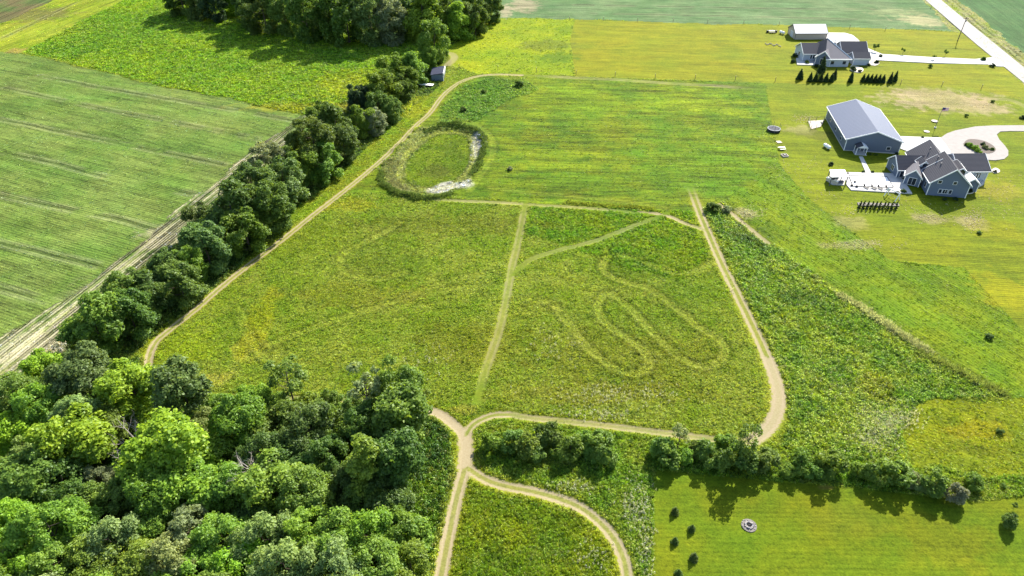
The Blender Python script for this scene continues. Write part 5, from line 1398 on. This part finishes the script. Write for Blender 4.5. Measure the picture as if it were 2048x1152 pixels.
def scatter_line(name, px, width, n, colr, sz, ht, seed, iks=(0, 3)):
    L = smooth_line(G(*px), 6); rs_ = np.random.RandomState(seed)
    seg = np.array([math.hypot(b[0] - a[0], b[1] - a[1]) for a, b in zip(L[:-1], L[1:])]); k = rs_.choice(len(seg), n, p=seg / seg.sum()); t = rs_.rand(n)
    A_ = np.array(L)[k]; B_ = np.array(L)[k + 1]
    P = A_ + (B_ - A_) * t[:, None] + rs_.normal(0, width, (n, 2))
    h = land(P[:, 0], P[:, 1])[5]
    c_ = np.array(colr) * rs_.uniform(.6, 1.4, (n, 1)); r1 = rs_.uniform(.6, 1.4, n) * sz
    cloud(name, np.c_[P, h], c_, rs_.choice(iks, n), np.stack([rs_.normal(0, .15, n), rs_.normal(0, .15, n), rs_.rand(n) * 6.3], 1), np.stack([r1, r1, ht * rs_.uniform(.6, 1.3, n)], 1))


scatter_line('pale_seed_grass', ((1680, 592), (1720, 615), (1760, 642), (1805, 672), (1855, 702)), .5, 900, (.36, .40, .24), .38, .75, 1)
scatter_line('pale_seed_grass', ((1840, 705), (1900, 735), (1950, 762), (2005, 788)), .6, 450, (.20, .26, .08), .38, .7, 2)
scatter_line('pond_reeds', ((764, 345), (764, 366), (790, 384), (825, 396), (860, 398), (900, 390)), .55, 900, (.10, .16, .05), .42, .55, 3)
scatter_line('pond_reeds', ((850, 262), (885, 250), (920, 251), (952, 262), (968, 285), (962, 318), (945, 350)), .55, 900, (.10, .16, .05), .42, .55, 4)
scatter_line('pond_reeds', ((790, 318), (776, 340), (782, 360), (810, 376)), 1.2, 500, (.24, .26, .14), .4, .4, 6)
scatter_line('track_edge_weeds', ((1130, 405), (1220, 412), (1310, 418)), .5, 400, (.22, .28, .05), .35, .4, 7)


def scatter_blob(name, blobs, colr, sz, ht, seed, iks=(1, 2)):
    rs_ = np.random.RandomState(seed); PP = []
    for cx_, cy_, rx, ry, n in blobs:
        a = rs_.normal(0, .45, (n, 2)); PP += [g(cx_ + rx * p, cy_ + ry * q_) for p, q_ in a]
    P = np.array(PP); n = len(P); h = land(P[:, 0], P[:, 1])[5]; r1 = rs_.uniform(.5, 1.5, n) * sz
    cloud(name, np.c_[P, h + .02], np.array(colr) * rs_.uniform(.7, 1.3, (n, 1)), rs_.choice(iks, n), np.stack([rs_.normal(0, .2, n), rs_.normal(0, .2, n), rs_.rand(n) * 6.3], 1), np.stack([r1, r1, ht * rs_.uniform(.6, 1.3, n)], 1))


scatter_blob('white_flowers', [(1760, 850, 60, 50, 700), (1790, 835, 60, 24, 300), (1740, 880, 50, 30, 300), (1270, 1010, 34, 60, 220), (1290, 1080, 20, 90, 160), (1150, 975, 60, 14, 80), (1240, 790, 160, 30, 300), (1190, 830, 80, 14, 120), (1180, 1120, 60, 40, 60),
                               (1500, 560, 60, 60, 60), (1700, 760, 100, 60, 120), (1500, 425, 40, 16, 60), (1100, 690, 60, 60, 80), (840, 720, 100, 50, 80)], (.50, .52, .40), .22, .55, 11)
scatter_blob('bare_clods', [(1610, 238, 34, 10, 260), (1880, 198, 90, 16, 500), (1960, 214, 60, 12, 260), (1945, 440, 30, 24, 300), (1700, 420, 60, 20, 120), (1860, 436, 40, 14, 160), (1620, 330, 60, 20, 100), (1990, 380, 50, 20, 80), (1650, 380, 60, 30, 100), (2010, 420, 50, 30, 100),
                            (1720, 490, 90, 14, 160), (1500, 430, 30, 14, 90), (1570, 340, 40, 40, 60), (1830, 415, 120, 20, 120), (2000, 370, 60, 40, 80)], (.50, .44, .30), .22, .16, 12)
